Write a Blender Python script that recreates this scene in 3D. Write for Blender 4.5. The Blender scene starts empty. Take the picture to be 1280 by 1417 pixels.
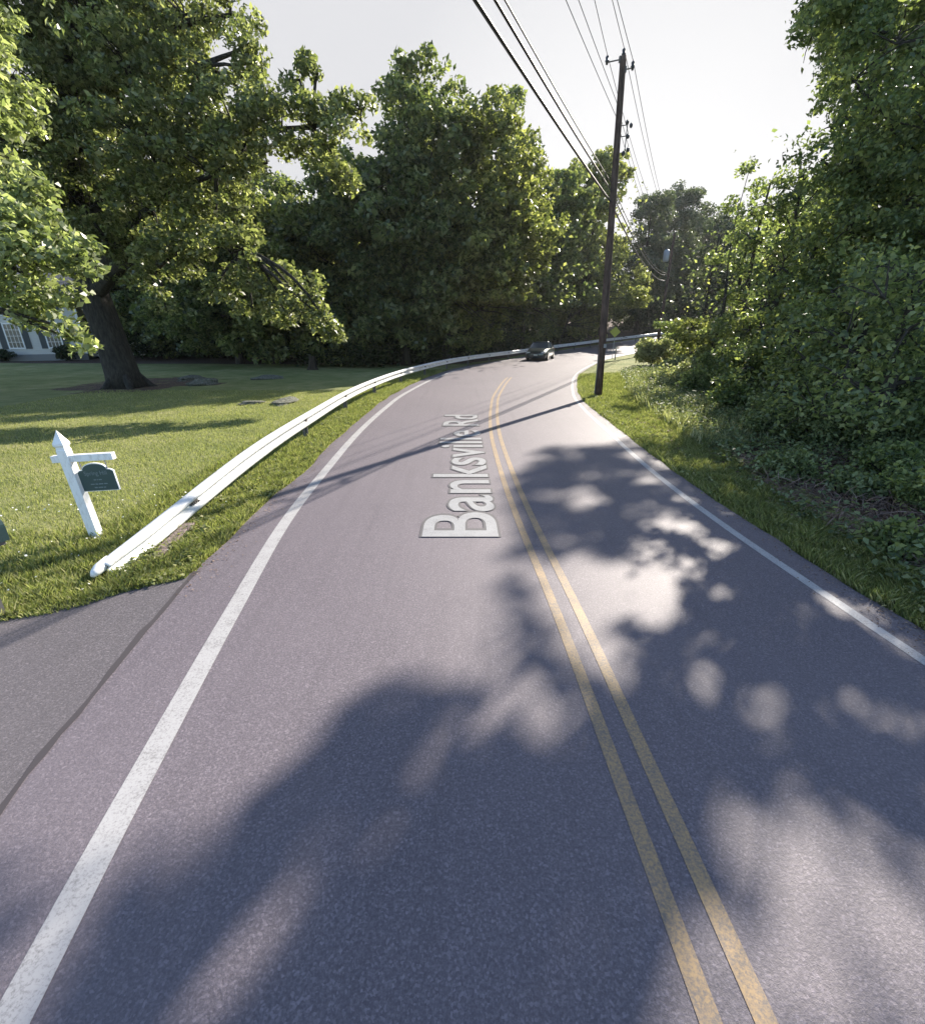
import bpy, bmesh, math, random
import numpy as np
from mathutils import Vector, Matrix
R = math.radians
C = bpy.context.scene.collection
random.seed(7); RNG = np.random.default_rng(11)

# ------------------------------------------------------------------ camera, sky, sun
PITCH = math.atan(253.5/640); CAMH = 2.5
cd = bpy.data.cameras.new('camera'); cam = bpy.data.objects.new('camera', cd); C.objects.link(cam)
cam.location = (0, 0, CAMH); cam.rotation_euler = (math.pi/2-PITCH, 0, 0)
cd.sensor_fit = 'HORIZONTAL'; cd.sensor_width = 36; cd.lens = 18; cd.clip_end = 2000; cd.clip_start = .05
bpy.context.scene.camera = cam
SUN_EL = R(31.0); SUN_AZ = math.atan2(.565, .825)       # azimuth measured from +Y towards +X
w = bpy.data.worlds.new('World'); bpy.context.scene.world = w; w.use_nodes = True
nt = w.node_tree; bg = nt.nodes['Background']
sky = nt.nodes.new('ShaderNodeTexSky'); sky.sky_type = 'NISHITA'; sky.sun_disc = False
sky.sun_elevation = SUN_EL; sky.sun_rotation = SUN_AZ
sky.air_density = 1.0; sky.dust_density = .6; sky.ozone_density = 2.5
# the sunward sky's overexposed white is painted as a pale veil; elsewhere clear blue
tc = nt.nodes.new('ShaderNodeTexCoord'); dt = nt.nodes.new('ShaderNodeVectorMath'); dt.operation = 'DOT_PRODUCT'
nt.links.new(tc.outputs['Generated'], dt.inputs[0]); dt.inputs[1].default_value = (.16, .93, -.32)
mr = nt.nodes.new('ShaderNodeMapRange'); mr.interpolation_type = 'SMOOTHSTEP'
for i, v in ((1, -.05), (2, .42), (3, 0), (4, 1)): mr.inputs[i].default_value = v
nt.links.new(dt.outputs['Value'], mr.inputs[0])
d2 = nt.nodes.new('ShaderNodeVectorMath'); d2.operation = 'DOT_PRODUCT'; nt.links.new(tc.outputs['Generated'], d2.inputs[0]); d2.inputs[1].default_value = (.3, .95, .05)
rp = nt.nodes.new('ShaderNodeValToRGB'); rp.color_ramp.elements[0].position = .86; rp.color_ramp.elements[0].color = (2.3, 2.31, 2.4, 1); rp.color_ramp.elements[1].position = 1.0; rp.color_ramp.elements[1].color = (3.1, 3.08, 3.1, 1)
nt.links.new(d2.outputs['Value'], rp.inputs[0])
mx = nt.nodes.new('ShaderNodeMix'); mx.data_type = 'RGBA'; nt.links.new(mr.outputs[0], mx.inputs[0])
hs = nt.nodes.new('ShaderNodeHueSaturation'); hs.inputs['Saturation'].default_value = 1.0
nt.links.new(sky.outputs[0], hs.inputs['Color']); nt.links.new(hs.outputs[0], mx.inputs[6]); nt.links.new(rp.outputs[0], mx.inputs[7]); nt.links.new(mx.outputs[2], bg.inputs[0])
bg.inputs[1].default_value = .13
sl = bpy.data.lights.new('sun', 'SUN'); sl.energy = 4.8; sl.angle = R(.55); sl.color = (1, .92, .8)
so = bpy.data.objects.new('sun', sl); C.objects.link(so)
SUNV = Vector((math.sin(SUN_AZ)*math.cos(SUN_EL), math.cos(SUN_AZ)*math.cos(SUN_EL), math.sin(SUN_EL)))
so.rotation_euler = SUNV.to_track_quat('Z', 'Y').to_euler(); so.location = (20, 30, 40)
vs = bpy.context.scene.view_settings
vs.view_transform = 'Standard'; vs.look = 'None'; vs.exposure = 1.35; vs.gamma = 1
bpy.context.scene.cycles.max_bounces = 6; bpy.context.scene.cycles.transparent_max_bounces = 4

# ------------------------------------------------------------------ terrain + plan helpers
def zb(x, y):
    """height of the land: flat round the camera, climbing beyond 42 m"""
    t = np.clip(np.asarray(y, float)-42, 0, 30)
    t2 = np.clip(np.asarray(y, float)-72, 0, 130)
    return .00125*t*t + .075*t2
def G(px, py):
    """plan position of a ground point, worked out from where the photograph shows it"""
    c, s = math.cos(PITCH), math.sin(PITCH); Y = 708.5-py
    up = Y*c-640*s; fw = 640*c+Y*s; t = -CAMH/up
    return ((px-640)*t, fw*t)
def at(px, py, Y):
    c, s = math.cos(PITCH), math.sin(PITCH); v = 708.5-py
    up = v*c-640*s; fw = 640*c+v*s; t = Y/fw
    return ((px-640)*t, Y, CAMH+up*t)

# ------------------------------------------------------------------ object helpers
def tag(o, label=None, cat=None, group=None, kind=None):
    if label: o['label'] = label
    if cat: o['category'] = cat
    if group: o['group'] = group
    if kind: o['kind'] = kind
    return o
def empty(name, loc=(0, 0, 0), rz=0.0, label=None, cat=None, group=None):
    o = bpy.data.objects.new(name, None); C.objects.link(o); o.location = loc; o.rotation_euler = (0, 0, rz)
    o.empty_display_size = .2
    return tag(o, label, cat, group)
def mesh_obj(name, V, F, m, parent=None, smooth=False):
    me = bpy.data.meshes.new(name); me.from_pydata([tuple(v) for v in V], [], F); me.materials.append(m)
    if smooth: me.polygons.foreach_set('use_smooth', [True]*len(me.polygons))
    me.update(); o = bpy.data.objects.new(name, me); C.objects.link(o); o.parent = parent
    return o
def quads_obj(name, V, m, parent=None):
    """V: (n,4,3) array of quads"""
    n = len(V); me = bpy.data.meshes.new(name)
    me.vertices.add(n*4); me.vertices.foreach_set('co', V.reshape(-1).astype(np.float32))
    me.loops.add(n*4); me.loops.foreach_set('vertex_index', np.arange(n*4, dtype=np.int32))
    me.polygons.add(n); me.polygons.foreach_set('loop_start', np.arange(0, n*4, 4, dtype=np.int32))
    me.polygons.foreach_set('loop_total', np.full(n, 4, dtype=np.int32))
    me.materials.append(m); me.update(calc_edges=True)
    o = bpy.data.objects.new(name, me); C.objects.link(o); o.parent = parent
    return o
class MB:
    def __init__(s): s.V = []; s.F = []
    def add(s, V, F):
        k = len(s.V); s.V += [tuple(v) for v in V]; s.F += [tuple(i+k for i in f) for f in F]; return s
    def box(s, c, d, rz=0.0, M=None):
        V = [Vector((sx*d[0]/2, sy*d[1]/2, sz*d[2]/2)) for sx in (-1, 1) for sy in (-1, 1) for sz in (-1, 1)]
        if rz: V = [Matrix.Rotation(rz, 3, 'Z') @ v for v in V]
        V = [v+Vector(c) for v in V]
        if M: V = [M @ v for v in V]
        return s.add(V, [(0, 1, 3, 2), (4, 6, 7, 5), (0, 4, 5, 1), (2, 3, 7, 6), (0, 2, 6, 4), (1, 5, 7, 3)])
    def tube(s, pts, rads, n=8, caps=True, jit=0):
        pts = [Vector(p) for p in pts]; rings = []
        if not hasattr(rads, '__len__'): rads = [rads]*len(pts)
        a = None
        for i, p in enumerate(pts):
            d = (pts[min(i+1, len(pts)-1)]-pts[max(i-1, 0)]).normalized()
            if a is None: a = d.orthogonal().normalized()
            a = (a-d*a.dot(d)).normalized(); b = d.cross(a)
            rings.append([p+(a*math.cos(2*math.pi*k/n)+b*math.sin(2*math.pi*k/n))*rads[i]*(1+random.uniform(-jit, jit)) for k in range(n)])
        V = [v for r in rings for v in r]; F = []
        for i in range(len(pts)-1):
            for k in range(n):
                F.append((i*n+k, i*n+(k+1) % n, (i+1)*n+(k+1) % n, (i+1)*n+k))
        if caps: F.append(tuple(reversed(range(n)))); F.append(tuple(range(len(V)-n, len(V))))
        return s.add(V, F)
    def cyl(s, p0, p1, r0, r1=None, n=12): return s.tube([p0, p1], [r0, r0 if r1 is None else r1], n)
    def build(s, name, m, parent=None, smooth=False, bevel=0):
        o = mesh_obj(name, s.V, s.F, m, parent, smooth)
        if bevel:
            b = o.modifiers.new('bevel', 'BEVEL'); b.width = bevel; b.segments = 2; b.limit_method = 'ANGLE'
        return o

# ------------------------------------------------------------------ materials
def mat(name, col=(.5, .5, .5), rough=.7, metal=0.0, spec=.5):
    m = bpy.data.materials.new(name); m.use_nodes = True
    b = m.node_tree.nodes['Principled BSDF']
    b.inputs['Base Color'].default_value = (*col, 1); b.inputs['Roughness'].default_value = rough
    b.inputs['Metallic'].default_value = metal; b.inputs['Specular IOR Level'].default_value = spec
    return m
def N(m, t, **k):
    n = m.node_tree.nodes.new(t)
    for a, v in k.items(): setattr(n, a, v)
    return n
def L(m, a, b): m.node_tree.links.new(a, b)
def noise(m, scale, detail=4, rough=.6, vec=None):
    n = N(m, 'ShaderNodeTexNoise'); n.inputs['Scale'].default_value = scale
    n.inputs['Detail'].default_value = detail; n.inputs['Roughness'].default_value = rough
    if vec is None:
        g = N(m, 'ShaderNodeNewGeometry'); vec = g.outputs['Position']
    L(m, vec, n.inputs['Vector']); return n.outputs['Fac']
def ramp(m, fac, stops):
    r = N(m, 'ShaderNodeValToRGB'); e = r.color_ramp.elements
    while len(e) < len(stops): e.new(.5)
    for i, (p, c) in enumerate(stops):
        e[i].position = p; e[i].color = (*c, 1) if len(c) == 3 else c
    L(m, fac, r.inputs[0]); return r.outputs[0]
def mixc(m, f, a, b, mode='MIX'):
    n = N(m, 'ShaderNodeMix', data_type='RGBA', blend_type=mode)
    for i, v in ((0, f), (6, a), (7, b)):
        if isinstance(v, (int, float)): n.inputs[i].default_value = v
        elif isinstance(v, tuple): n.inputs[i].default_value = (*v, 1)
        else: L(m, v, n.inputs[i])
    return n.outputs[2]
def bump(m, h, strength, dist=.02):
    b = N(m, 'ShaderNodeBump'); b.inputs['Strength'].default_value = strength; b.inputs['Distance'].default_value = dist
    L(m, h, b.inputs['Height']); L(m, b.outputs[0], m.node_tree.nodes['Principled BSDF'].inputs['Normal'])
def bsdf(m): return m.node_tree.nodes['Principled BSDF']
def stretched(m, sx, sy, sz):
    g = N(m, 'ShaderNodeNewGeometry'); mp = N(m, 'ShaderNodeMapping'); mp.inputs['Scale'].default_value = (sx, sy, sz)
    L(m, g.outputs['Position'], mp.inputs[0]); return mp.outputs[0]

def asphalt(name, base, tint, rough=.62):
    m = mat(name, base, rough)
    fine = noise(m, 62, 3, .85); mid = noise(m, 2.2, 4, .6); big = noise(m, .35, 2, .5)
    c1 = ramp(m, fine, [(.36, tuple(v*.42 for v in base)), (.49, base), (.62, tuple(min(1, v*2.2) for v in tint))])
    c2 = mixc(m, mid, tuple(v*.82 for v in base), tuple(v*1.15 for v in tint))
    vo = N(m, 'ShaderNodeTexVoronoi'); vo.inputs['Scale'].default_value = 95; g0 = N(m, 'ShaderNodeNewGeometry'); L(m, g0.outputs['Position'], vo.inputs['Vector'])
    sp_ = N(m, 'ShaderNodeSeparateColor'); L(m, vo.outputs['Color'], sp_.inputs[0])
    stone = ramp(m, sp_.outputs[0], [(.0, tuple(v*.45 for v in base)), (.45, tuple(v*.85 for v in base)), (.8, tint), (1.0, tuple(min(1, v*2.2) for v in tint))])
    c1 = mixc(m, .6, c1, stone); c = mixc(m, .3, c1, c2)
    c = mixc(m, ramp(m, big, [(.35, (0, 0, 0)), (.7, (.35, .35, .35))]), c, tuple(v*1.25 for v in tint))
    streak = noise(m, 1.0, 3, .6, stretched(m, 5.5, .22, 1))
    c = mixc(m, ramp(m, streak, [(.5, (0, 0, 0)), (.75, (.25, .25, .25))]), c, tuple(v*.62 for v in base))
    L(m, c, bsdf(m).inputs['Base Color']); bump(m, fine, .55, .006)
    return m
M = {}
M['road'] = asphalt('road_asphalt', (.108, .092, .109), (.13, .111, .124))
M['drive'] = asphalt('driveway_asphalt', (.078, .07, .078), (.1, .088, .095), .8)
M['tar'] = mat('tar_seam', (.045, .038, .042), .75)
def paint(name, col, under, lo=.36, hi=.5, rough=.6):
    m = mat(name, col, rough); f = noise(m, 60, 4, .8); g2 = noise(m, 5, 3, .6)
    s = N(m, 'ShaderNodeMath', operation='MULTIPLY_ADD'); L(m, g2, s.inputs[0]); s.inputs[1].default_value = .35; L(m, f, s.inputs[2])
    k = ramp(m, s.outputs[0], [(lo+.2, (0, 0, 0)), (hi+.2, (1, 1, 1))])
    L(m, mixc(m, k, under, col), bsdf(m).inputs['Base Color']); return m
M['white_line'] = paint('white_road_paint', (.36, .35, .35), (.2, .19, .19), .3, .5)
M['yellow_line'] = paint('yellow_road_paint', (.38, .25, .12), (.15, .125, .11), .34, .62)
M['letter'] = paint('pale_overlay_lettering', (.29, .29, .295), (.17, .165, .17), .26, .54)
M['letter_edge'] = mat('dark_overlay_edge', (.085, .08, .085), .7)

def ground_material():
    m = mat('ground', (.1, .12, .03), .9, spec=.15)
    n1 = noise(m, 1.3, 5, .65); n2 = noise(m, 26, 3, .7); n3 = noise(m, .25, 2, .5)
    grass = ramp(m, n1, [(.3, (.16, .185, .07)), (.5, (.28, .285, .12)), (.7, (.38, .35, .19))])
    grass = mixc(m, ramp(m, n2, [(.35, (.6, .6, .6)), (.6, (0, 0, 0))]), grass, (.13, .14, .045))
    grass = mixc(m, ramp(m, n3, [(.4, (0, 0, 0)), (.65, (.5, .5, .5))]), grass, (.09, .13, .03))
    lit = ramp(m, noise(m, 9, 5, .75), [(.35, (.045, .032, .025)), (.55, (.12, .08, .062)), (.7, (.24, .17, .13))])
    a = N(m, 'ShaderNodeAttribute', attribute_name='floor')
    k = N(m, 'ShaderNodeMath', operation='ADD'); L(m, a.outputs['Fac'], k.inputs[0])
    k2 = N(m, 'ShaderNodeMath', operation='MULTIPLY_ADD'); L(m, noise(m, 1.7, 4, .7), k2.inputs[0]); k2.inputs[1].default_value = .9; k2.inputs[2].default_value = -.45
    L(m, k2.outputs[0], k.inputs[1])
    L(m, mixc(m, ramp(m, k.outputs[0], [(.42, (0, 0, 0)), (.58, (1, 1, 1))]), grass, lit), bsdf(m).inputs['Base Color'])
    bump(m, n2, .9, .05); return m
M['ground'] = ground_material()

def leaf_mat(name, dark, light, yellow, trans=.38, rough=.5, spec=.35):
    m = mat(name, light, rough, spec=spec)
    g = N(m, 'ShaderNodeNewGeometry')
    c = ramp(m, g.outputs['Random Per Island'], [(0, tuple(v*.7 for v in dark)), (.5, light), (.92, yellow)])
    n = noise(m, .55, 3, .6)
    c = mixc(m, ramp(m, n, [(.35, (.45, .45, .45)), (.65, (0, 0, 0))]), c, dark)
    b = bsdf(m); L(m, c, b.inputs['Base Color'])
    t = N(m, 'ShaderNodeBsdfTranslucent'); L(m, mixc(m, 1.0, c, (1.2, 1.3, .67), 'MULTIPLY'), t.inputs[0])
    mx = N(m, 'ShaderNodeMixShader'); mx.inputs[0].default_value = trans
    L(m, b.outputs[0], mx.inputs[1]); L(m, t.outputs[0], mx.inputs[2])
    out = m.node_tree.nodes['Material Output']; L(m, mx.outputs[0], out.inputs[0]); return m
M['oak_leaf'] = leaf_mat('oak_leaves', (.085, .105, .045), (.2, .225, .095), (.44, .44, .26), .56, .36, .6)
M['maple_leaf'] = leaf_mat('maple_leaves', (.13, .16, .075), (.27, .31, .15), (.5, .52, .34), .56, .36, .6)
M['wood_leaf'] = leaf_mat('woodland_leaves', (.07, .1, .045), (.18, .215, .085), (.38, .39, .2), .56, .36, .6)
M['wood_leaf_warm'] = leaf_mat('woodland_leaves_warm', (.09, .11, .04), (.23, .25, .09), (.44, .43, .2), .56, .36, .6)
M['far_leaf'] = leaf_mat('distant_leaves', (.05, .07, .045), (.1, .125, .075), (.16, .18, .11))
M['right_leaf'] = leaf_mat('roadside_tree_leaves', (.1, .135, .07), (.22, .27, .12), (.42, .45, .2), .56, .36, .6)
M['shrub_leaf'] = leaf_mat('shrub_leaves', (.08, .11, .05), (.2, .25, .1), (.38, .42, .18), .52, .45)
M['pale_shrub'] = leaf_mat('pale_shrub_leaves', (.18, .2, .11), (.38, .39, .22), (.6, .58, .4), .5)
M['ivy_leaf'] = leaf_mat('vine_leaves', (.08, .11, .05), (.19, .23, .1), (.34, .38, .2), .42, .55, .3)
M['litter'] = leaf_mat('dead_stems', (.085, .054, .043), (.2, .125, .095), (.38, .28, .22), .1, .8)
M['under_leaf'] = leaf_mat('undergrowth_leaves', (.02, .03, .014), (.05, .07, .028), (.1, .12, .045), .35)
M['grass'] = leaf_mat('grass_blades', (.17, .19, .07), (.33, .345, .13), (.52, .49, .27), .42, .6, .2)
M['verge'] = leaf_mat('verge_grass_blades', (.14, .165, .06), (.27, .3, .11), (.46, .43, .24), .45, .6, .2)
M['straw'] = leaf_mat('straw_coloured_weeds', (.16, .19, .08), (.36, .36, .19), (.6, .56, .38), .4, .6, .2)
M['flower'] = mat('clover_petals', (.75, .74, .68), .7)
def bark(name, a, b_):
    m = mat(name, a, .9, spec=.2); n = noise(m, 3, 6, .7, stretched(m, 4, 4, .8))
    L(m, ramp(m, n, [(.35, a), (.65, b_)]), bsdf(m).inputs['Base Color']); bump(m, n, 1, .05); return m
M['bark'] = bark('oak_bark', (.018, .017, .014), (.06, .054, .045))
M['bark2'] = bark('forest_bark', (.03, .026, .022), (.085, .075, .062))
M['pole'] = bark('creosoted_pole_wood', (.05, .034, .028), (.15, .105, .085))
M['rock'] = bark('grey_field_stone', (.06, .065, .05), (.2, .2, .17))
M['stump'] = bark('stump_wood', (.02, .016, .012), (.06, .045, .035))
m = mat('white_rail_paint', (.82, .82, .8), .45)
n = noise(m, 3.5, 6, .75); n_b = noise(m, 40, 3, .7)
c_ = mixc(m, ramp(m, n, [(.54, (0, 0, 0)), (.7, (1, 1, 1))]), (.68, .68, .67), (.33, .31, .28))
c_ = mixc(m, ramp(m, n_b, [(.66, (0, 0, 0)), (.72, (.7, .7, .7))]), c_, (.3, .27, .25))
L(m, c_, bsdf(m).inputs['Base Color']); M['rail'] = m
M['rail_post'] = mat('weathered_steel_post', (.14, .13, .12), .7, .3)
M['galv'] = mat('galvanised_steel', (.35, .35, .36), .45, .7)
m = mat('white_post_paint', (.8, .8, .8), .5); n = noise(m, 7, 5, .7, stretched(m, 3, 3, 1))
L(m, ramp(m, n, [(.3, (.62, .6, .57)), (.5, (.82, .82, .81))]), bsdf(m).inputs['Base Color']); M['white'] = m
M['sign_green'] = mat('dark_green_sign_paint', (.035, .068, .065), .5)
M['sign_letter'] = mat('faded_pale_lettering', (.17, .21, .21), .6)
M['mail_green'] = mat('dark_green_enamel', (.02, .045, .045), .35)
M['mail_metal'] = mat('dull_aluminium', (.32, .34, .38), .4, .6)
M['wire'] = mat('black_cable', (.012, .012, .014), .5)
M['bare_wire'] = mat('bare_line_wire', (.06, .06, .065), 1, 0, .05)
M['insul'] = mat('dark_ceramic', (.03, .03, .035), .3)
M['tank'] = mat('grey_transformer_paint', (.33, .34, .36), .45)
M['yellow'] = mat('warning_sign_yellow', (.36, .38, .06), .5)
M['clap'] = mat('pale_clapboard', (.55, .54, .5), .7)
m = M['clap']; wv = N(m, 'ShaderNodeTexWave', wave_type='BANDS', bands_direction='Z', wave_profile='SAW'); g_ = N(m, 'ShaderNodeNewGeometry')
wv.inputs['Scale'].default_value = 1.6; wv.inputs['Distortion'].default_value = 0; L(m, g_.outputs['Position'], wv.inputs['Vector']); bump(m, wv.outputs['Fac'], .6, .03)
M['trim'] = mat('white_trim', (.8, .8, .78), .5)
M['glass_dark'] = mat('window_glass', (.05, .065, .08), .12, 0, .8)
M['shutter'] = mat('dark_shutters', (.025, .035, .04), .5)
M['roof'] = mat('grey_shingles', (.1, .1, .105), .9); m = M['roof']
L(m, ramp(m, noise(m, 8, 4, .7), [(.3, (.06, .06, .065)), (.7, (.15, .15, .155))]), bsdf(m).inputs['Base Color'])
M['stone'] = mat('foundation', (.2, .2, .19), .9)
M['car'] = mat('dark_grey_green_car_paint', (.035, .05, .05), .28, .5); bsdf(M['car']).inputs['Coat Weight'].default_value = .8
M['tyre'] = mat('rubber', (.012, .012, .012), .8)
M['rim'] = mat('alloy_wheel', (.4, .38, .35), .35, .8)
M['lamp'] = mat('headlight_lens', (.6, .6, .62), .1, .3, .8)
M['plate'] = mat('number_plate', (.5, .5, .45), .5)
M['black'] = mat('black_plastic', (.015, .015, .016), .5)
M['tail'] = mat('red_lens', (.3, .01, .01), .2)
M['skin'] = mat('headrest_fabric', (.04, .04, .045), .9)

# ------------------------------------------------------------------ road plan
LP = [(-1.1, -8), (-1.35, -3), (-1.62, 0), (-1.9, 1.8), (-2.18, 3.7), (-2.47, 6), (-2.6, 8.5), (-2.7, 12), (-2.62, 16), (-2.36, 20), (-1.3, 27.3), (.52, 34.4), (5, 44.4), (9.5, 52.5), (17.5, 63), (31, 76), (60, 98)]
CP = [(1.3, -8), (1.18, -3), (1.09, 0), (1.05, 1.8), (1.0, 3.7), (.89, 6), (.83, 8.5), (.85, 12), (1.08, 16), (1.5, 20), (2.75, 27.2), (4.8, 34.2), (8.8, 43.2), (12.8, 50.5), (20.2, 60.3), (33.5, 73.2), (62.5, 95)]
RP = [(4.5, -8), (4.15, -3), (3.95, 0), (3.83, 1.8), (3.69, 3.7), (3.57, 6), (3.59, 8.5), (3.81, 12), (4.1, 16), (4.66, 20), (6.35, 27.2), (8.7, 33.9), (12.4, 42.6), (16.1, 48.8), (22.9, 57.6), (36, 70.4), (65, 92)]
def spline(P, n=12):
    P = [np.array(p, float) for p in P]; out = []
    for i in range(len(P)-1):
        a, b, c, d = P[max(i-1, 0)], P[i], P[i+1], P[min(i+2, len(P)-1)]
        for k in range(n):
            t = k/n; out.append(.5*((2*b)+(-a+c)*t+(2*a-5*b+4*c-d)*t*t+(-a+3*b-3*c+d)*t**3))
    out.append(P[-1]); return np.array(out)
SL, SC, SR = spline(LP), spline(CP), spline(RP)
def offset(S, d):
    T = np.gradient(S, axis=0); T /= np.linalg.norm(T, axis=1)[:, None]
    dd = np.asarray(d, float)
    return S+np.stack([T[:, 1], -T[:, 0]], 1)*(dd[:, None] if dd.ndim else dd)
def strip(name, A, B, z, m, parent=None, cross=1):
    V = []; F = []; n = len(A)
    for a, b in zip(A, B):
        for k in range(cross+1):
            p = a+(b-a)*k/cross; V.append((p[0], p[1], float(zb(p[0], p[1]))+z))
    for i in range(n-1):
        for k in range(cross):
            q = i*(cross+1)+k; F.append((q, q+1, q+cross+2, q+cross+1))
    return mesh_obj(name, V, F, m, parent)
lw = np.interp(SL[:, 1], [-8, 1.75, 2.64, 3.58, 4.45, 9, 16, 27, 40, 90], [-.9, -.68, -.68, -.68, -.66, -.34, -.42, -.5, -.45, -.5])
ri = np.random.RandomState(3)
lw = lw+np.convolve(ri.uniform(-.06, .06, len(lw)), [.3, .4, .3], 'same')*(SL[:, 1] > 4.8)
rw = np.interp(SR[:, 1], [-8, 3, 8, 12, 20, 90], [.42, .4, .4, .35, .2, .3])+np.convolve(ri.uniform(-.05, .05, len(SR)), [.3, .4, .3], 'same')
EL, ER = offset(SL, lw), offset(SR, rw)
tag(strip('road', EL, ER, 0, M['road'], cross=4), kind='structure')
for nm, S, d, wd, m_ in (('white_edge_line', SL, 0, .16, 'white_line'), ('white_edge_line', SR, 0, .11, 'white_line'),
                         ('yellow_centre_line', SC, -.108, .09, 'yellow_line'), ('yellow_centre_line', SC, .108, .09, 'yellow_line')):
    q_ = S[:, 1] < (27 if 'yellow' in nm else 999); tag(strip(nm, offset(S, d-wd/2)[q_], offset(S, d+wd/2)[q_], .003, M[m_]), kind='structure')
# driveway apron joining on the left, tar seam between the two surfacings
dr = [(-2.98, 4.5), (-3.3, 4.22), (-3.66, 3.98), (-4.25, 3.6), (-5.2, 3.2), (-7, 2.75), (-10, 2.2), (-14, 1.8)]
nearE = EL[(EL[:, 1] < 4.5)]
V = [(p[0], p[1], 0) for p in nearE]; V = V+[(x, y, 0) for x, y in dr]+[(-14, -8, 0)]
drv = mesh_obj('driveway', V, [tuple(range(len(V)))], M['drive']); tag(drv, kind='structure')
bm = bmesh.new(); bm.from_mesh(drv.data); bmesh.ops.triangulate(bm, faces=bm.faces); bm.normal_update()
for f in bm.faces:
    if f.normal.z < 0: f.normal_flip()
bm.to_mesh(drv.data); bm.free()
k_ = (EL[:, 1] < 4.6); A_ = EL[k_]; jw = ri.uniform(.014, .034, len(A_)); A_ = A_+ri.uniform(-.012, .012, A_.shape)
tag(strip('tar_seam', offset(A_, -jw), offset(A_, jw), .004, M['tar']), kind='structure')

# ------------------------------------------------------------------ ground sheet
def xr(y): return np.interp(y, ER[:, 1], ER[:, 0])
def xl(y): return np.interp(y, EL[:, 1], EL[:, 0])
gx = np.unique(np.concatenate([[-900, -400, -200, -120, -80], np.arange(-60, -12, 2), np.arange(-12, 16, .5), np.arange(16, 80, 2), [80, 120, 200, 400, 900]]))
gy = np.unique(np.concatenate([[-900, -300, -100, -40, -20], np.arange(-10, 40, .5), np.arange(40, 110, 1.0), [115, 130, 160, 202, 300, 500, 900]]))
XX, YY = np.meshgrid(gx, gy)
def gz(x, y):
    s = np.clip(x-(xr(y)+1.2), 0, 12)
    bank = .07*s*np.clip((42-y)/20, 0, 1)
    return zb(x, y)+bank
ZZ = gz(XX, YY)-.02
V = np.stack([XX, YY, ZZ], -1).reshape(-1, 3); nx, ny = len(gx), len(gy)
F = [(j*nx+i, j*nx+i+1, (j+1)*nx+i+1, (j+1)*nx+i) for j in range(ny-1) for i in range(nx-1)]
gr = mesh_obj('ground', V, F, M['ground'], smooth=True); tag(gr, kind='structure')
fl = np.zeros(V.shape[0]); x_, y_ = V[:, 0], V[:, 1]
fl = np.where((x_ > xr(y_)+np.interp(y_, [3, 10, 20, 60], [1.3, 2, 4.5, 5])) & (y_ > 1), 1, fl)
fl = np.where((y_ > 37+.06*np.abs(x_+10)) & (x_ < xl(y_)-1.2), 1, fl)
fl = np.where(np.hypot(x_+15.5, (y_-23.5)) < 3.6, .62, fl)
at_ = gr.data.attributes.new('floor', 'FLOAT', 'POINT'); at_.data.foreach_set('value', fl.astype(np.float32))

# street-name map overlay built as road lettering, running away from the camera
def text_mesh(s, size, off=0.0, ext=0.0):
    cu = bpy.data.curves.new('t', 'FONT'); cu.body = s; cu.size = size; cu.offset = off; cu.extrude = ext
    o = bpy.data.objects.new('t', cu); C.objects.link(o); bpy.context.view_layer.update()
    me = bpy.data.meshes.new_from_object(o.evaluated_get(bpy.context.evaluated_depsgraph_get()))
    bpy.data.objects.remove(o); return me
for nm, off, z, m_ in (('road_name_overlay', .012, .012, 'letter'), ('road_name_overlay_border', .045, .008, 'letter_edge')):
    me = text_mesh('Banksville Rd', 1.42, off); xs = [v.co.x for v in me.vertices]; x0, x1 = min(xs), max(xs)
    for v in me.vertices:
        a, b = v.co.x, v.co.y
        v.co = (.455-.02*(a/8)-b*1.0, 5.42+(a-x0)*(9.1/(x1-x0)), z)
    me.materials.clear(); me.materials.append(M[m_]); o = bpy.data.objects.new(nm, me); C.objects.link(o); tag(o, kind='structure')

# ------------------------------------------------------------------ where the photograph's ground lies in sun (plan polygons)
def poly(*pp): return np.array([G(*p) for p in pp])
LIT = [poly((0, 870), (265, 800), (440, 640), (620, 515), (700, 497), (800, 489), (835, 492), (850, 495), (800, 550), (835, 600), (740, 622), (715, 660), (700, 700), (712, 770), (700, 830), (745, 880), (770, 925), (640, 945), (560, 950), (450, 985), (420, 1090), (300, 1150), (200, 1200), (0, 1330)),
       poly((690, 770), (830, 770), (940, 790), (950, 850), (900, 870), (850, 880), (845, 930), (880, 990), (830, 960), (760, 900)),
       poly((950, 1065), (1060, 1085), (1120, 1100), (1200, 1155), (1500, 1230), (1500, 1600), (760, 1600), (820, 1400), (875, 1285), (945, 1230), (960, 1150)),
       poly((1040, 950), (1090, 1000), (1110, 1080), (1050, 1060), (930, 940), (950, 900)),
       poly((910, 712), (962, 720), (970, 735), (930, 733)), poly((1050, 835), (1100, 840), (1095, 855), (1050, 850)),
       poly((1035, 872), (1080, 878), (1075, 893), (1035, 888)), poly((1120, 820), (1150, 830), (1160, 850), (1125, 845)),
       poly((590, 1000), (700, 940), (800, 950), (800, 1015), (690, 1060), (590, 1070)), poly((795, 1050), (835, 1050), (860, 1110), (820, 1110)),
       poly((460, 1150), (550, 1110), (560, 1190), (450, 1260), (420, 1300), (410, 1417), (290, 1450), (230, 1400), (310, 1250)),
       poly((800, 560), (815, 500), (880, 490), (950, 560), (940, 600), (880, 592), (840, 603))]
rg_ = np.random.default_rng(15)
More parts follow.
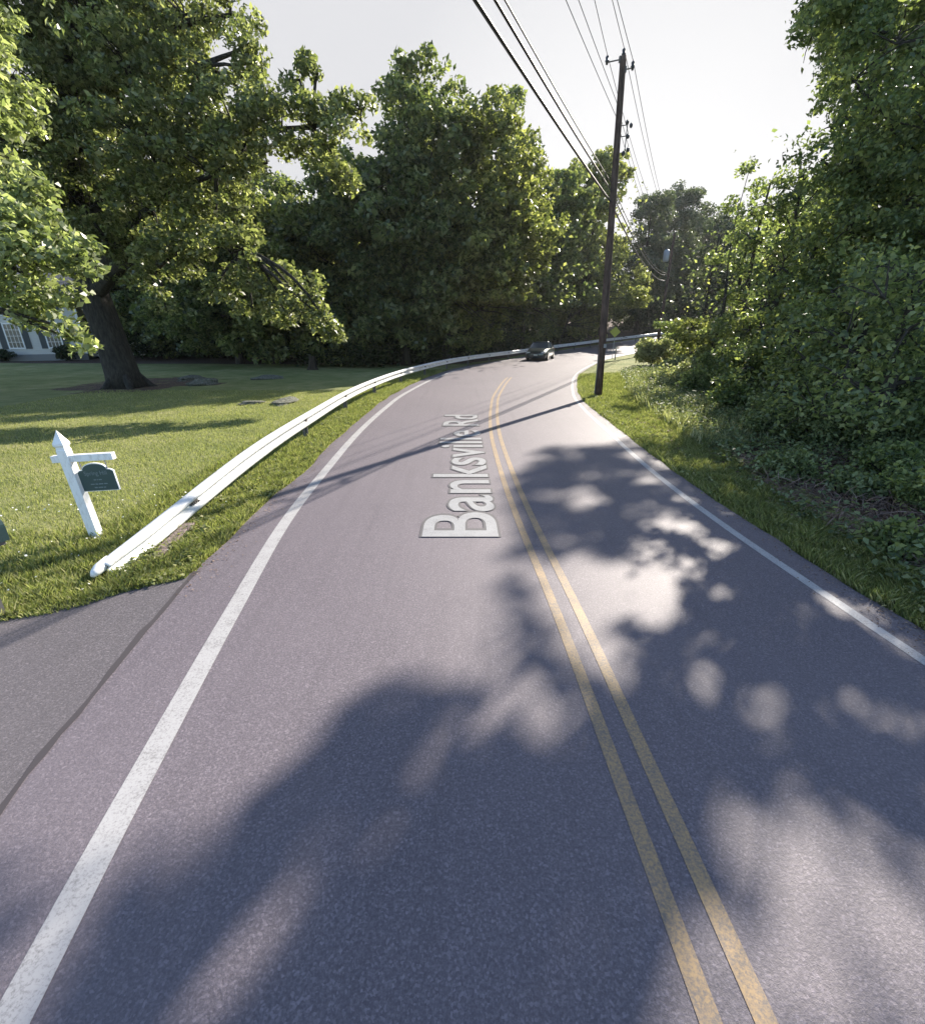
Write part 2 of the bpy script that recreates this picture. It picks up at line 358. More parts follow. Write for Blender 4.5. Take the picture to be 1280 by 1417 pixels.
for i in range(170):                                     # sun flecks of all sizes inside the shade
    cx, cy = rg_.uniform(1.2, 3.9), rg_.uniform(1.3, 9.8); q = .07+.2*rg_.uniform()**1.8; a0 = rg_.uniform(0, 6)
    LIT.append(np.array([(cx+q*math.cos(t+a0)*(1+.5*math.sin(3*t+i)), cy+1.25*q*math.sin(t)*(1+.45*math.cos(2*t+i))) for t in np.linspace(0, 6.0, 13)]))
for i in range(70):                                     # and patches of sun on the bushes and weeds beyond the verge
    if i < 34: cy = rg_.uniform(13, 32); cx = np.interp(cy, [13, 20, 27, 34], [4.2, 5, 6.5, 9])+rg_.uniform(.3, 5.5); q = rg_.uniform(.4, 1.15)
    else: cy = rg_.uniform(3.5, 13); cx = rg_.uniform(4.0, 9); q = rg_.uniform(.08, .3)
    LIT.append(np.array([(cx+q*math.cos(t)*(1+.35*math.sin(3*t+i)), cy+1.3*q*math.sin(t)*(1+.3*math.cos(2*t+i))) for t in np.linspace(0, 6.0, 9)]))
LIT.append(np.array([(4.6, 12.6), (7.2, 12), (8.4, 14), (10.8, 17), (13.5, 25), (19, 36), (23, 46), (16, 47), (9, 31), (5.5, 21)]))
KX, KY = math.sin(SUN_AZ)/math.tan(SUN_EL), math.cos(SUN_AZ)/math.tan(SUN_EL)
def inpoly(P, x, y):
    r = np.zeros(len(x), bool); n = len(P)
    for i in range(n):
        x0, y0 = P[i]; x1, y1 = P[(i+1) % n]
        if y0 == y1: continue
        r ^= ((y0 > y) != (y1 > y)) & (x < (x1-x0)*(y-y0)/(y1-y0)+x0)
    return r
def in_sun_gap(C_):
    x = C_[:, 0]-C_[:, 2]*KX; y = C_[:, 1]-C_[:, 2]*KY; r = np.zeros(len(C_), bool)
    nx_ = np.sin(5.1*x+2.3*np.sin(3.7*y))*.12+np.sin(13.3*y+1.9*np.sin(9.1*x))*.09; ny_ = np.sin(4.3*y+2.1*np.sin(4.9*x+1))*.14+np.sin(12.7*x+2*np.sin(8.3*y))*.1
    x = x+nx_+RNG.normal(0, .05, len(x)); y = y+ny_+RNG.normal(0, .06, len(y))
    for P in LIT:
        a, b = P.min(0), P.max(0); k = np.where((x > a[0]) & (x < b[0]) & (y > a[1]) & (y < b[1]))[0]
        if len(k): r[k] |= inpoly(P, x[k], y[k])
    return r & (RNG.uniform(0, 1, len(r)) < .985)

# ------------------------------------------------------------------ foliage
def leaves_at(P, size, up=.15, droop=.25, aspect=.55, rng=RNG):
    n = len(P); nrm = rng.normal(size=(n, 3)); nrm /= np.linalg.norm(nrm, axis=1)[:, None]
    nrm[:, 2] = np.abs(nrm[:, 2])+up; nrm /= np.linalg.norm(nrm, axis=1)[:, None]
    t = rng.normal(size=(n, 3)); t[:, 2] -= droop; t -= nrm*np.sum(t*nrm, 1)[:, None]; t /= np.linalg.norm(t, axis=1)[:, None]+1e-9
    b = np.cross(nrm, t); s = (size*rng.uniform(.6, 1.35, n))[:, None]
    fold = nrm*s*.14
    return np.stack([P-t*s*.5, P+b*s*aspect*.5+t*s*.08+fold, P+t*s*.5, P-b*s*aspect*.5+t*s*.05+fold], 1)
def cluster_points(lobes, rc, dens, rng=RNG, flat=.65, shell=.5, fill=1.0):
    """lobes: (x,y,z,rx,rz). leaf points gathered in clumps spread through each lobe's outer volume"""
    out = []; cs = []
    for (x, y, z, rx, rz) in lobes:
        n = max(3, int(fill*3.2*(rx/rc)**1.6*(rz/rc)**.5))
        d = rng.normal(size=(n, 3)); d /= np.linalg.norm(d, axis=1)[:, None]
        r = shell+(1-shell)*rng.uniform(0, 1, n)**.6
        c = np.array([x, y, z])+d*r[:, None]*np.array([rx, rx, rz])*rng.uniform(.85, 1.1, n)[:, None]
        cr = rc*rng.uniform(.55, 1.3, n); cs.append(c)
        for k in range(n):
            q = int(dens*(cr[k]/rc)**2*rng.uniform(.6, 1.2))
            e = rng.normal(size=(q, 3)); e /= np.linalg.norm(e, axis=1)[:, None]
            e *= (rng.uniform(.15, 1.05, q)**.5)[:, None]*cr[k]; e[:, 2] = e[:, 2]*flat-.25*cr[k]*(e[:, 0]**2+e[:, 1]**2)/(cr[k]**2)
            out.append(c[k]+e)
    return np.concatenate(out), np.concatenate(cs)
def crown(name, lobes, rc, dens, leaf, m, parent, rng=RNG, up=.12, cut=True, **k):
    P, cs = cluster_points(lobes, rc, dens, rng, **k)
    P = P[P[:, 2] > gz(P[:, 0], P[:, 1])+.05]
    # nothing grows over the carriageway below head height
    over = (P[:, 0] < xr(P[:, 1])+.1) & (P[:, 0] > xl(P[:, 1])-.9) & (P[:, 1] < 90) & (P[:, 2]-gz(P[:, 0], P[:, 1]) < 4.4)
    P = P[~over]
    if cut: P = P[~(in_sun_gap(P) & (P[:, 2] > 3.0))]
    o = quads_obj(name, leaves_at(P, leaf, up, rng=rng)-np.array(parent.location if parent else (0, 0, 0)), m, parent)
    return o, cs
def limb(mb, a, b, r0, r1, bend=.12, n=6, segs=6):
    a, b = Vector(a), Vector(b); d = (b-a).length; pts = []; rr = []
    off = Vector((random.uniform(-1, 1), random.uniform(-1, 1), random.uniform(.1, 1)))*d*bend
    for i in range(segs+1):
        t = i/segs; p = a.lerp(b, t)+off*math.sin(math.pi*t)+Vector([random.uniform(-1, 1)*d*.012 for _ in range(3)])*(0 < i < segs)
        pts.append(p); rr.append(r0+(r1-r0)*t**.8)
    mb.tube(pts, rr, n, False)
def trunk_obj(base, top, r, lobes, parent, m, rtop=None, flare=1.6, lean=.02, first=.3, nn=10, twigs=None):
    mb = MB(); B = Vector(base); T = Vector(top); pts = []; rr = []
    S = 10; wob = Vector((random.uniform(-1, 1), random.uniform(-1, 1), 0))*(T-B).length*lean
    for i in range(S+1):
        t = i/S; pts.append(B.lerp(T, t)+wob*math.sin(2.2*math.pi*t)-Vector((0, 0, .15 if i == 0 else 0)))
        rr.append(((rtop or r*.25)*t+r*(1-t))*(1+(flare-1)*math.exp(-t*(T-B).length/(r*2.2))))
    mb.tube(pts, rr, nn, True, .05)
    for (x, y, z, rx, rz) in lobes:
        t = min(.97, max(first, (z-B.z)/(T.z-B.z)-.12-.04*math.hypot(x-B.x, y-B.y)/3))
        i = min(S-1, int(t*S)); p = pts[i].lerp(pts[i+1], t*S-i); q = Vector((x, y, z))
        if (q-p).length > .5:
            if x < 4 or in_sun_gap(np.array([p.lerp(q, u) for u in np.linspace(.2, 1, 10)])).mean() < .25: limb(mb, p, p.lerp(q, .95), max(.03, rr[i]*.42), .025)
    if twigs is not None:
        lb = np.array([l[:3] for l in lobes])
        for c in twigs:
            k = np.argmin(np.linalg.norm(lb-c, axis=1)); limb(mb, lb[k], c, .022, .008, .15, 4, 3)
    V = [Vector(v)-Vector(parent.location) for v in mb.V]; mb.V = V
    return mb.build('trunk', m, parent, True)
def auto_lobes(x, y, H, Rm, z0, n, rng, base_z=0.0, top=1.0):
    lb = []
    for i in range(n):
        t = (i+.5)/n; z = z0+(H-z0)*t
        prof = math.sin(math.pi*min(1, .24+.7*t))**.55
        a = i*2.4+rng.uniform(-.5, .5); rr = Rm*prof*rng.uniform(.5, .85)
        s = Rm*(.72-.22*t)*rng.uniform(.8, 1.15)*(top if i >= n-2 else 1)
        off = rr*(0.15 if i == n-1 else 1)
        lb.append((x+math.cos(a)*off, y+math.sin(a)*off, base_z+min(z, H-s*.7), s, s*.8))
    return lb
def tree(label, x, y, H, Rm, z0=1.2, n=14, rc=.75, dens=150, leaf=.24, m='wood_leaf', r=.2, seed=0, group=None, lobes=None, kind='broadleaf_tree', cut=True, fill=1.0, shell=.5, tw=0, bk='bark2', top=1.0, first=.3):
    rng = np.random.default_rng(1000+seed); random.seed(seed); bz = float(gz(x, y))
    lb = lobes or auto_lobes(x, y, H, Rm, z0, n, rng, bz, top)
    if 20 < y < 70 and xl(y)-2.6 < x < xr(y)+1: x = float(xl(y))-2.6; bz = float(gz(x, y))
    e = empty(kind, (x, y, bz), 0, label, 'tree', group)
    c, cs = crown('crown', lb, rc, dens, leaf, M[m], e, rng, cut=cut, fill=fill, shell=shell)
    tops = max(l[2] for l in lb); tx = [l for l in lb if l[2] == tops][0]
    trunk_obj((x, y, bz), (x*.6+tx[0]*.4, y*.6+tx[1]*.4, tops), r, lb, e, M[bk], first=first, twigs=cs[rng.choice(len(cs), min(len(cs), tw), False)] if tw else None)
    return e

# the great oak on the lawn
def P3(px, py, Y, r, k=.75): return (*at(px, py, Y), r, r*k)
oak = [P3(20, 40, 21, 3), P3(120, 20, 20, 3), P3(210, 40, 22, 2.6), P3(60, 120, 20, 2.6), P3(180, 110, 19, 2.3), P3(130, -80, 22, 4), P3(0, -60, 22, 4), P3(260, 150, 19, 1.9),
       P3(20, 200, 21, 2.6), P3(110, 210, 20, 2.2), P3(200, 200, 18, 1.9), P3(255, 20, 20, 1.5), P3(340, 200, 18, 1.5), P3(320, 165, 18.5, 1.2), P3(390, 180, 18, 1.15), P3(430, 165, 17.5, .95), P3(480, 165, 17, 1.0), P3(500, 150, 17, .55),
       P3(415, 110, 18, .6), P3(440, 92, 18, .5), P3(320, 10, 20, .9), P3(345, 60, 19, .45), P3(330, 90, 19, .5), P3(280, 110, 19, .7), P3(290, 240, 18, 1.5), P3(370, 225, 18, .8), P3(460, 215, 17.5, .6), P3(470, 240, 17.5, .35),
       P3(120, 290, 20, 2.0), P3(210, 290, 19, 1.7), P3(300, 300, 18, 1.3), P3(240, 350, 18, 1.2), P3(320, 350, 17.5, 1.1), P3(375, 378, 17, 1.0), P3(405, 400, 16.9, .75), P3(425, 418, 16.8, .5), P3(445, 438, 16.6, .3), P3(460, 460, 16.5, .13), P3(395, 435, 16.8, .4), P3(350, 425, 17, .5), P3(300, 395, 17, .7),
       P3(210, 385, 18, .8), P3(230, 430, 20, .5), P3(60, 300, 22, 2.0), P3(150, 350, 21, 1.3), P3(180, 240, 24, 3), P3(280, 230, 25, 2.8), P3(80, 200, 26, 3.5), P3(330, 120, 20, .6), P3(360, 140, 18.5, .7)]
oak = [(x, y, z, a, b) for (x, y, z, a, b) in oak]
rng = np.random.default_rng(5)
e = empty('oak_tree', (-15.6, 22.2, 0), 0, 'huge spreading oak standing on the lawn with a thick dark trunk and low boughs', 'tree')
c, cs = crown('crown', oak, .48, 120, .185, M['oak_leaf'], e, rng, shell=.5, fill=.66)
mb = MB(); random.seed(4)
base = Vector((-15.6, 22.2, -.1)); TP = [base, base+Vector((-.1, 0, .7)), base+Vector((-.3, .1, 2.2)), base+Vector((-.6, .2, 4)), base+Vector((-.4, .2, 6.5)), base+Vector((.1, .3, 9.5)), base+Vector((.6, .5, 13)), base+Vector((.8, .5, 16.5))]
mb.tube(TP, [.84, .68, .61, .58, .48, .38, .26, .12], 18, True, .06)
for a_ in (.4, 1.7, 2.9, 4.2, 5.4): mb.tube([base+Vector((math.cos(a_)*1.4, math.sin(a_)*1.4, -.1)), base+Vector((math.cos(a_)*.95, math.sin(a_)*.95, .08)), base+Vector((math.cos(a_)*.34, math.sin(a_)*.34, .75))], [.05, .15, .2], 8)
main = [((3, 0), P3(300, 240, 18, 1)), ((3, 0), P3(340, 345, 17.5, 1)), ((4, 0), P3(430, 175, 18, 1)), ((4, 0), P3(150, 200, 20, 1)), ((5, 0), P3(280, 90, 19, 1)), ((3, 0), P3(60, 250, 21, 1)), ((4, 0), P3(40, 130, 20, 1)), ((5, 0), P3(120, 20, 20, 1)), ((6, 0), P3(230, 10, 20, 1)), ((5, 0), P3(320, 20, 20, 1))]
ends = []
for (i, _), q in main:
    q = Vector(q[:3]); p = TP[i]; mid = p.lerp(q, .5)+Vector((random.uniform(-.5, .5), random.uniform(-.5, .5), .9)); pts = [p, p.lerp(mid, .5)+Vector((0, 0, .3)), mid, mid.lerp(q, .5)+Vector((0, 0, .25)), q]
    mb.tube(pts, [.34, .27, .2, .13, .06], 8, False, .05); ends += pts[1:]
for l in oak:
    q = Vector(l[:3]); p = min(ends, key=lambda a: (a-q).length); limb(mb, p, q, .09, .03, .1, 6)
lb = np.array([l[:3] for l in oak])
for c_ in cs[rng.choice(len(cs), 420, False)]:
    k = np.argmin(np.linalg.norm(lb-c_, axis=1)); limb(mb, lb[k], c_, .035, .01, .15, 4, 3)
mb.V = [Vector(v)-e.location for v in mb.V]; mb.build('trunk', M['bark'], e, True)

# bright maple reaching in from the left
mp = [P3(-20, 300, 9, 1.0), P3(30, 300, 8.6, .62), P3(60, 345, 8.4, .5), P3(100, 355, 8.3, .38), P3(130, 370, 8.3, .17), P3(125, 340, 8.3, .14), P3(20, 370, 8.6, .58), P3(70, 395, 8.4, .34), P3(8, 180, 9.5, .25), P3(-20, 120, 9.5, .45),
      P3(30, 250, 9, .35), P3(62, 428, 8.6, .17), P3(92, 450, 8.4, .13), P3(120, 472, 8.4, .09), P3(-60, 360, 9, .8), P3(88, 412, 8.5, .17), P3(25, 428, 8.6, .2), P3(52, 445, 8.6, .12), P3(45, 415, 8.5, .2), P3(-110, 200, 10, 1.6), P3(-150, 100, 11, 2.2), P3(-160, 320, 10, 2), P3(-250, -50, 11, 3), P3(75, 330, 8.6, .25)]
mp = [l for l in mp]
rng = np.random.default_rng(6); random.seed(9)
e = empty('maple_tree', (-12.5, 9.8, 0), 0, 'bright green maple at the left edge, its sunlit leaves hanging before the house', 'tree')
c, cs = crown('crown', mp, .26, 46, .135, M['maple_leaf'], e, rng, shell=.2, fill=1.0, cut=True)
trunk_obj((-12.5, 9.8, 0), (-12.2, 10, 10), .28, mp, e, M['bark'], twigs=cs[rng.choice(len(cs), 200, False)])

# the wood behind the guardrail: front rank, each with its own outline
front = [
 # px, Y, top py, radius, z0, material, label
 (60, 56, 300, 4.6, 1.0, 'wood_leaf', 'dark tree behind the oak, half hiding the pale house'),
 (190, 45, 260, 4.2, 1.0, 'wood_leaf', 'dark shaded tree straight behind the oak trunk'),
 (290, 38, 250, 4.0, .8, 'wood_leaf', 'dark leafy tree behind the oak, right of its trunk'),
 (400, 37, 275, 3.4, .6, 'wood_leaf_warm', 'shorter dark tree under the gap of sky beside the oak boughs'),
 (475, 37, 215, 3.2, .5, 'wood_leaf', 'dark green tree between the oak boughs and the tallest forest tree'),
 (585, 38, 100, 3.6, .8, 'wood_leaf', 'tallest dark tree in the middle of the wood behind the guardrail'),
 (550, 36, 205, 2.6, .5, 'wood_leaf', 'lower leafy tree in front of the tallest forest tree, left side'),
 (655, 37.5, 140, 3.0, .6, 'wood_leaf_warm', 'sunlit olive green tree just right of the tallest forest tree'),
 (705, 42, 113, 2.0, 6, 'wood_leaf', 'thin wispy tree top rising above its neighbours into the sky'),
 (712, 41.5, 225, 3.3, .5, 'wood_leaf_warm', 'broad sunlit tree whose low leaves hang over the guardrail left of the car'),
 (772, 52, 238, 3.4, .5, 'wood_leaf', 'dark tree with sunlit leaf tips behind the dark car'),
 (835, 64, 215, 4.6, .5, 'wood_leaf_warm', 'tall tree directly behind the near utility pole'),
]
gname = 'trees of the wood behind the guardrail'
for i, (px, Y, py, rad, z0, mm, lab) in enumerate(front):
    x, y, z = at(px, py, Y)
    if py > 0: tree(lab, x, y, z-float(gz(x, y)), rad*1.15, z0+1.6, 26 if rad > 2.5 else 9, .66, 50, .38 if Y < 45 else .44, mm, .2+.02*(i % 4), 20+i, gname, shell=.55, tw=60, top=.85, fill=.68)
far = [(1012, 78, 283, 3.6, 'far_leaf', 'hazy feathery tree between the gap in the treetops and the thin sapling'), (905, 82, 262, 4.5, 'far_leaf', 'hazy tree right of the near pole, over the far bend'), (945, 96, 255, 5.5, 'far_leaf', 'pale hazy tree at the end of the road, left of the gap in the treetops'),
       (985, 110, 297, 6.5, 'far_leaf', 'hazy distant treetop at the lowest point of the skyline')]
for i, (px, Y, py, rad, mm, lab) in enumerate(far):
    x, y, z = at(px, py, Y); tree(lab, x, y, z-float(gz(x, y)), rad, 1, 16, 1.1, 110, .42, mm, .3, 60+i, 'hazy trees beyond the far bend', cut=False, top=.8)
# low branch of leaves behind the near pole
x, y, z = at(870, 345, 50)
tree('small bright tree with yellow green leaves beside the foot of the near pole', 18.5, 60, 9.5, 2.6, .6, 10, .6, 120, .26, 'wood_leaf_warm', .12, 71, 'hazy trees beyond the far bend')
# second rank: copies deep in the wood
proto = tree('dark leafy tree deep in the wood behind the front trunks', -24, 47, 15, 4.6, 1.0, 14, 1.0, 110, .36, 'wood_leaf', .25, 80, 'dark trees deep in the wood', cut=False)
random.seed(21)
for (x, y, s) in [(-34, 57, 1), (-46, 58, 1), (-58, 54, .95), (-16, 46, .95), (-9, 47, .9), (-2.5, 49, .82), (2.5, 54, .75), (7, 60, .8), (14, 72, .8), (22, 80, .85), (34, 95, .8), (46, 100, .8), (-12, 57, 1), (-22, 60, 1), (-32, 62, 1.05), (0, 62, .9)]:
    c = proto.copy(); C.objects.link(c); c.location = (x, y, float(gz(x, y))); c.rotation_euler = (0, 0, random.uniform(0, 6)); c.scale = (s, s, s)
    for ch in list(proto.children):
        q = ch.copy(); C.objects.link(q); q.parent = c

# ------------------------------------------------------------------ right-hand trees
gR = 'trees along the right side of the road'
def rtree(lab, px, py, Y, rad, z0, n, sd, mm='right_leaf', rc=.48, dens=88, leaf=.17, base=None, **k):
    x, y, z = at(px, py, Y)
    if base: x, y = base
    return tree(lab, x, y, z-float(gz(x, y)), rad, z0, n, rc, dens, leaf, mm, k.pop('r', .17), sd, gR, tw=90, fill=k.pop('fill', .72), **k)
big = [P3(1185, 30, 15, 1.2), P3(1150, 20, 15, .7), P3(1125, 45, 15, .35), P3(1240, 60, 14, 1.4), P3(1180, 110, 14, .6), P3(1230, 170, 14, 1.4), P3(1150, 175, 14.5, .5), P3(1125, 160, 14.5, .22), P3(1128, 215, 14.5, .5),
       P3(1170, 240, 14, 1.0), P3(1120, 255, 14.5, .35), P3(1250, 280, 13.5, 1.5), P3(1170, 320, 13.5, 1.0), P3(1290, 180, 13, 2), P3(1300, 350, 12.5, 1.6), P3(1210, 390, 13, 1.1), P3(1140, 380, 14, .8), P3(1260, 440, 12, 1.1),
       P3(1180, -60, 16, 1.4), P3(1260, -100, 16, 2.2), P3(1340, -20, 15, 2.6), P3(1350, 120, 14, 2.4), P3(1140, -120, 18, 1.3), P3(1220, -260, 18, 2.5)]
tree('tall tree nearest on the right, its dark crown reaching above the picture', 13.0, 14.2, 18, 4, lobes=big, rc=.36, dens=72, leaf=.14, m='right_leaf', r=.2, seed=90, group=gR, shell=.3, tw=200, kind='broadleaf_tree', fill=1.05)
# added crowns, mostly above the frame, placed along sun rays to shade the road
SH = [poly((0, 1340), (250, 1195), (420, 1115), (450, 1000), (560, 957), (700, 940), (790, 965), (850, 1040), (940, 1120), (945, 1190), (890, 1260), (820, 1417), (0, 1417)),
      poly((700, 655), (760, 622), (870, 612), (930, 640), (1010, 705), (1140, 810), (1280, 905), (1280, 1180), (1180, 1120), (1110, 1100), (1000, 1060), (900, 1010), (850, 900), (940, 870), (960, 800), (900, 775), (720, 760)),
      poly((700, 770), (740, 790), (770, 850), (740, 900), (700, 870), (690, 820)), poly((780, 1000), (930, 1010), (960, 1100), (900, 1150), (840, 1060))]
def shade_points(n, dlo, dhi, rng):
    out = []; ar = [abs(np.sum(P[:, 0]*np.roll(P[:, 1], 1)-P[:, 1]*np.roll(P[:, 0], 1))/2) for P in SH]
    for P, a_ in zip(SH, ar):
        k = int(n*a_/sum(ar))+4; a, b = P.min(0), P.max(0); q = np.stack([rng.uniform(a[0], b[0], k*6), rng.uniform(a[1], b[1], k*6)], 1)
        q = q[inpoly(P, q[:, 0], q[:, 1])][:k]; d = rng.uniform(dlo, dhi, len(q))
        for _ in range(14):
            p = np.stack([q[:, 0]+math.sin(SUN_AZ)*d, q[:, 1]+math.cos(SUN_AZ)*d, d*math.tan(SUN_EL)], 1)
            dp_ = p[:, 1]*math.cos(PITCH)-(p[:, 2]-CAMH)*math.sin(PITCH); hi = (p[:, 1]*math.sin(PITCH)+(p[:, 2]-CAMH)*math.cos(PITCH))/dp_
            d = np.where((p[:, 0]/dp_ < .79) & (hi < 1.19), d+1.1, d)
        out.append(p)
    return np.concatenate(out)
rg = np.random.default_rng(77)
for sd, (bx, by, lo, hi, nn, lab) in enumerate([(12.9, 17.5, 18.5, 24.5, 150, 'tall slim added tree behind the nearest right-hand tree, crown shaped to shade the road'), (12.8, 10.2, 14.5, 18.5, 60, 'added leaning tree at the right edge, crown shaped to shade the near lane')]):
    sp = shade_points(nn, lo, hi, rg); sp = sp[(sp[:, 0] > 5.2)]
    lbs = [(p[0], p[1], p[2], .38, .3) for p in sp]
    e = empty('broadleaf_tree', (bx, by, float(gz(bx, by))), 0, lab, 'tree', gR)
    c, cs = crown('crown', lbs, .26, 70, .13, M['right_leaf'], e, np.random.default_rng(200+sd), shell=.1, fill=.7)
    hubs = [(*np.mean(sp[i::6], 0), 1, 1) for i in range(6)]; random.seed(50+sd)
    mb = MB(); B = Vector((bx, by, -.1)); zt = float(sp[:, 2].max())-1; T_ = Vector((float(sp[:, 0].mean())*.5+bx*.5, float(sp[:, 1].mean())*.5+by*.5, zt)); pts = [B.lerp(T_, t/8)+Vector((.15*math.sin(t*1.7), .15*math.cos(t*1.3), 0)) for t in range(9)]
    mb.tube(pts, [.26-.025*t for t in range(9)], 10, True, .05)
    for p in sp[::5]:
        q = Vector(p); k = min(range(3, 9), key=lambda i: (pts[i]-q).length+abs(pts[i].z+1-q.z)); 
        if not in_sun_gap(np.array([pts[k].lerp(q, u) for u in np.linspace(0, 1, 12)])).any(): limb(mb, pts[k], q, .03, .01, .04, 5, 5)
    mb.V = [Vector(v)-e.location for v in mb.V]; mb.build('trunk', M['bark2'], e, True)

rtree('slender roadside tree with violet tinged top leaves left of the tall right-hand crown', 1120, 215, 19, 1.5, 1.2, 12, 91)
rtree('leafy tree on the right at the edge of the gap of sky', 1090, 262, 25, 1.9, .8, 13, 92, 'right_leaf', leaf=.2)
rtree('thin sapling with a sparse top sticking up into the gap of sky', 1037, 222, 30, .8, 5, 7, 93, 'right_leaf', leaf=.2, fill=.8, r=.06, cut=False)
rtree('rounded sunlit tree on the right of the far bend', 1050, 268, 32, 2.5, .5, 15, 94, 'wood_leaf_warm', leaf=.24)
rtree('feathery tree closing the gap left of the slender tree', 1068, 238, 27, 1.5, .8, 12, 101, 'right_leaf', leaf=.2, cut=False)
rtree('low bushy tree by the right verge beyond the near pole', 1000, 300, 38, 2.7, .4, 13, 95, 'right_leaf', leaf=.27)
rtree('yellow green bushy tree in front of the dark right-hand trees', 1010, 365, 25, 1.7, .3, 11, 96, 'wood_leaf_warm', leaf=.18)
rtree('dark dense tree in the right-hand thicket below the slender tree', 1140, 300, 15.5, 1.6, .4, 13, 97, 'right_leaf', leaf=.15)
rtree('dark tree behind the translucent undergrowth at the right edge', 1230, 330, 11.5, 1.7, .3, 13, 98, 'right_leaf', leaf=.13)
rtree('mossy green tree filling the right edge above the brambles', 1300, 330, 9, 1.6, .3, 13, 99, 'right_leaf', leaf=.12)
rtree('slanting tree in the thicket between the sunlit bush and the dark tree', 1075, 350, 19, 1.5, .3, 11, 100, 'wood_leaf_warm', leaf=.16)
for i, (x, y, h, r_) in enumerate([(17.5, 17, 15, 3.6), (19.6, 26, 18.5, 3.4), (21.5, 22, 17, 3.8), (20, 33, 13, 3.5), (27, 41, 13, 4), (15, 9, 13, 3), (33, 52, 12, 4.5), (38, 62, 13, 5)]):
    tree('dark tree deep in the thicket on the right, seen only in patches', x, y, h, r_, .5, 14, .75, 85, .28, 'right_leaf', .22, 110+i, 'dark trees deep in the right thicket', fill=.7)

# ------------------------------------------------------------------ shrubs
def shrub(label, x, y, r, h, m, seed, leaf=.1, group='bushes along the right verge', dens=70, rc=.26, cat='shrub', name='roadside_shrub'):
    rng = np.random.default_rng(seed); random.seed(seed); bz = float(gz(x, y)); e = empty(name, (x, y, bz), 0, label, cat, group)
    lb = []
    for i in range(7):
        a = i*2.4+rng.uniform(0, 1); t = rng.uniform(.2, 1); q = r*rng.uniform(.2, .6)*(i > 0)
        lb.append((x+math.cos(a)*q, y+math.sin(a)*q, bz+h*(.35+.35*t*(1-.5*q/r)), r*rng.uniform(.42, .62), h*rng.uniform(.28, .4)))
    c, cs = crown('foliage', lb, rc, dens, leaf, M[m], e, rng, shell=.45, cut=False)
    mb = MB()
    for l in lb: limb(mb, (random.uniform(-.08, .08), random.uniform(-.08, .08), -.05), (l[0]-x, l[1]-y, l[2]-bz), .025, .01, .1, 5, 4)
    mb.build('stems', M['bark2'], e, True); return e
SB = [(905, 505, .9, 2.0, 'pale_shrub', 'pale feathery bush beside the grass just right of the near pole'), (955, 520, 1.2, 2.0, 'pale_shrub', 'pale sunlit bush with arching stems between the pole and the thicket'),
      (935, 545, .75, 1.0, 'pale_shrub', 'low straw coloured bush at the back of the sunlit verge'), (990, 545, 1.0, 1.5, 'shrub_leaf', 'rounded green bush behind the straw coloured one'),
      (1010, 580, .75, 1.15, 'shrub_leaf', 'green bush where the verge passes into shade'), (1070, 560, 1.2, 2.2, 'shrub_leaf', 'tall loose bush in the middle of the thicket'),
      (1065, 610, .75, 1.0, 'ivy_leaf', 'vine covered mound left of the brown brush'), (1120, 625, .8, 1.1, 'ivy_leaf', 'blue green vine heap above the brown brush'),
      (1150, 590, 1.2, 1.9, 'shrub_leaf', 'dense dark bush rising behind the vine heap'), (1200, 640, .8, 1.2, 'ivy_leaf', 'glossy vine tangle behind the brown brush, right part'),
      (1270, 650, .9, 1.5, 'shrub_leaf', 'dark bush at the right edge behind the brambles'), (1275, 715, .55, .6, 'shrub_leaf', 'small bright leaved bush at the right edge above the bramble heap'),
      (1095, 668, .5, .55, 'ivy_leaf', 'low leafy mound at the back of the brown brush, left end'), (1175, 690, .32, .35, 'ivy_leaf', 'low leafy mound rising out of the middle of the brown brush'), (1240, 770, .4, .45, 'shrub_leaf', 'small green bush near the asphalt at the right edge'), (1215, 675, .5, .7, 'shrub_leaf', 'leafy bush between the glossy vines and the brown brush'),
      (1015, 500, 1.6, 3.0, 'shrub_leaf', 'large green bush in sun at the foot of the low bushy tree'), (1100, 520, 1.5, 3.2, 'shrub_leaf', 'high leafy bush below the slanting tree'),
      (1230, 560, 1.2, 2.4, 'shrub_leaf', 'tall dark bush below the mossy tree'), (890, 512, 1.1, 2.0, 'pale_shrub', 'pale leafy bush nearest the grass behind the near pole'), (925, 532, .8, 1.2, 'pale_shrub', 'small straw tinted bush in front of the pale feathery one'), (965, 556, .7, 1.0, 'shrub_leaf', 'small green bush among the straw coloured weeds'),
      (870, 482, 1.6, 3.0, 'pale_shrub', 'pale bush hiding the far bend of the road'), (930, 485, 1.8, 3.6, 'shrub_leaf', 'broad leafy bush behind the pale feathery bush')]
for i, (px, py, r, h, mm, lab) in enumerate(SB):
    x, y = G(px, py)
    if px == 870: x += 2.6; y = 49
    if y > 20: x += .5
    shrub(lab, x, y, r, h, mm, 300+i, leaf=.085 if y < 12 else .12 if y < 20 else .17, rc=.24 if y < 12 else .3, dens=80)
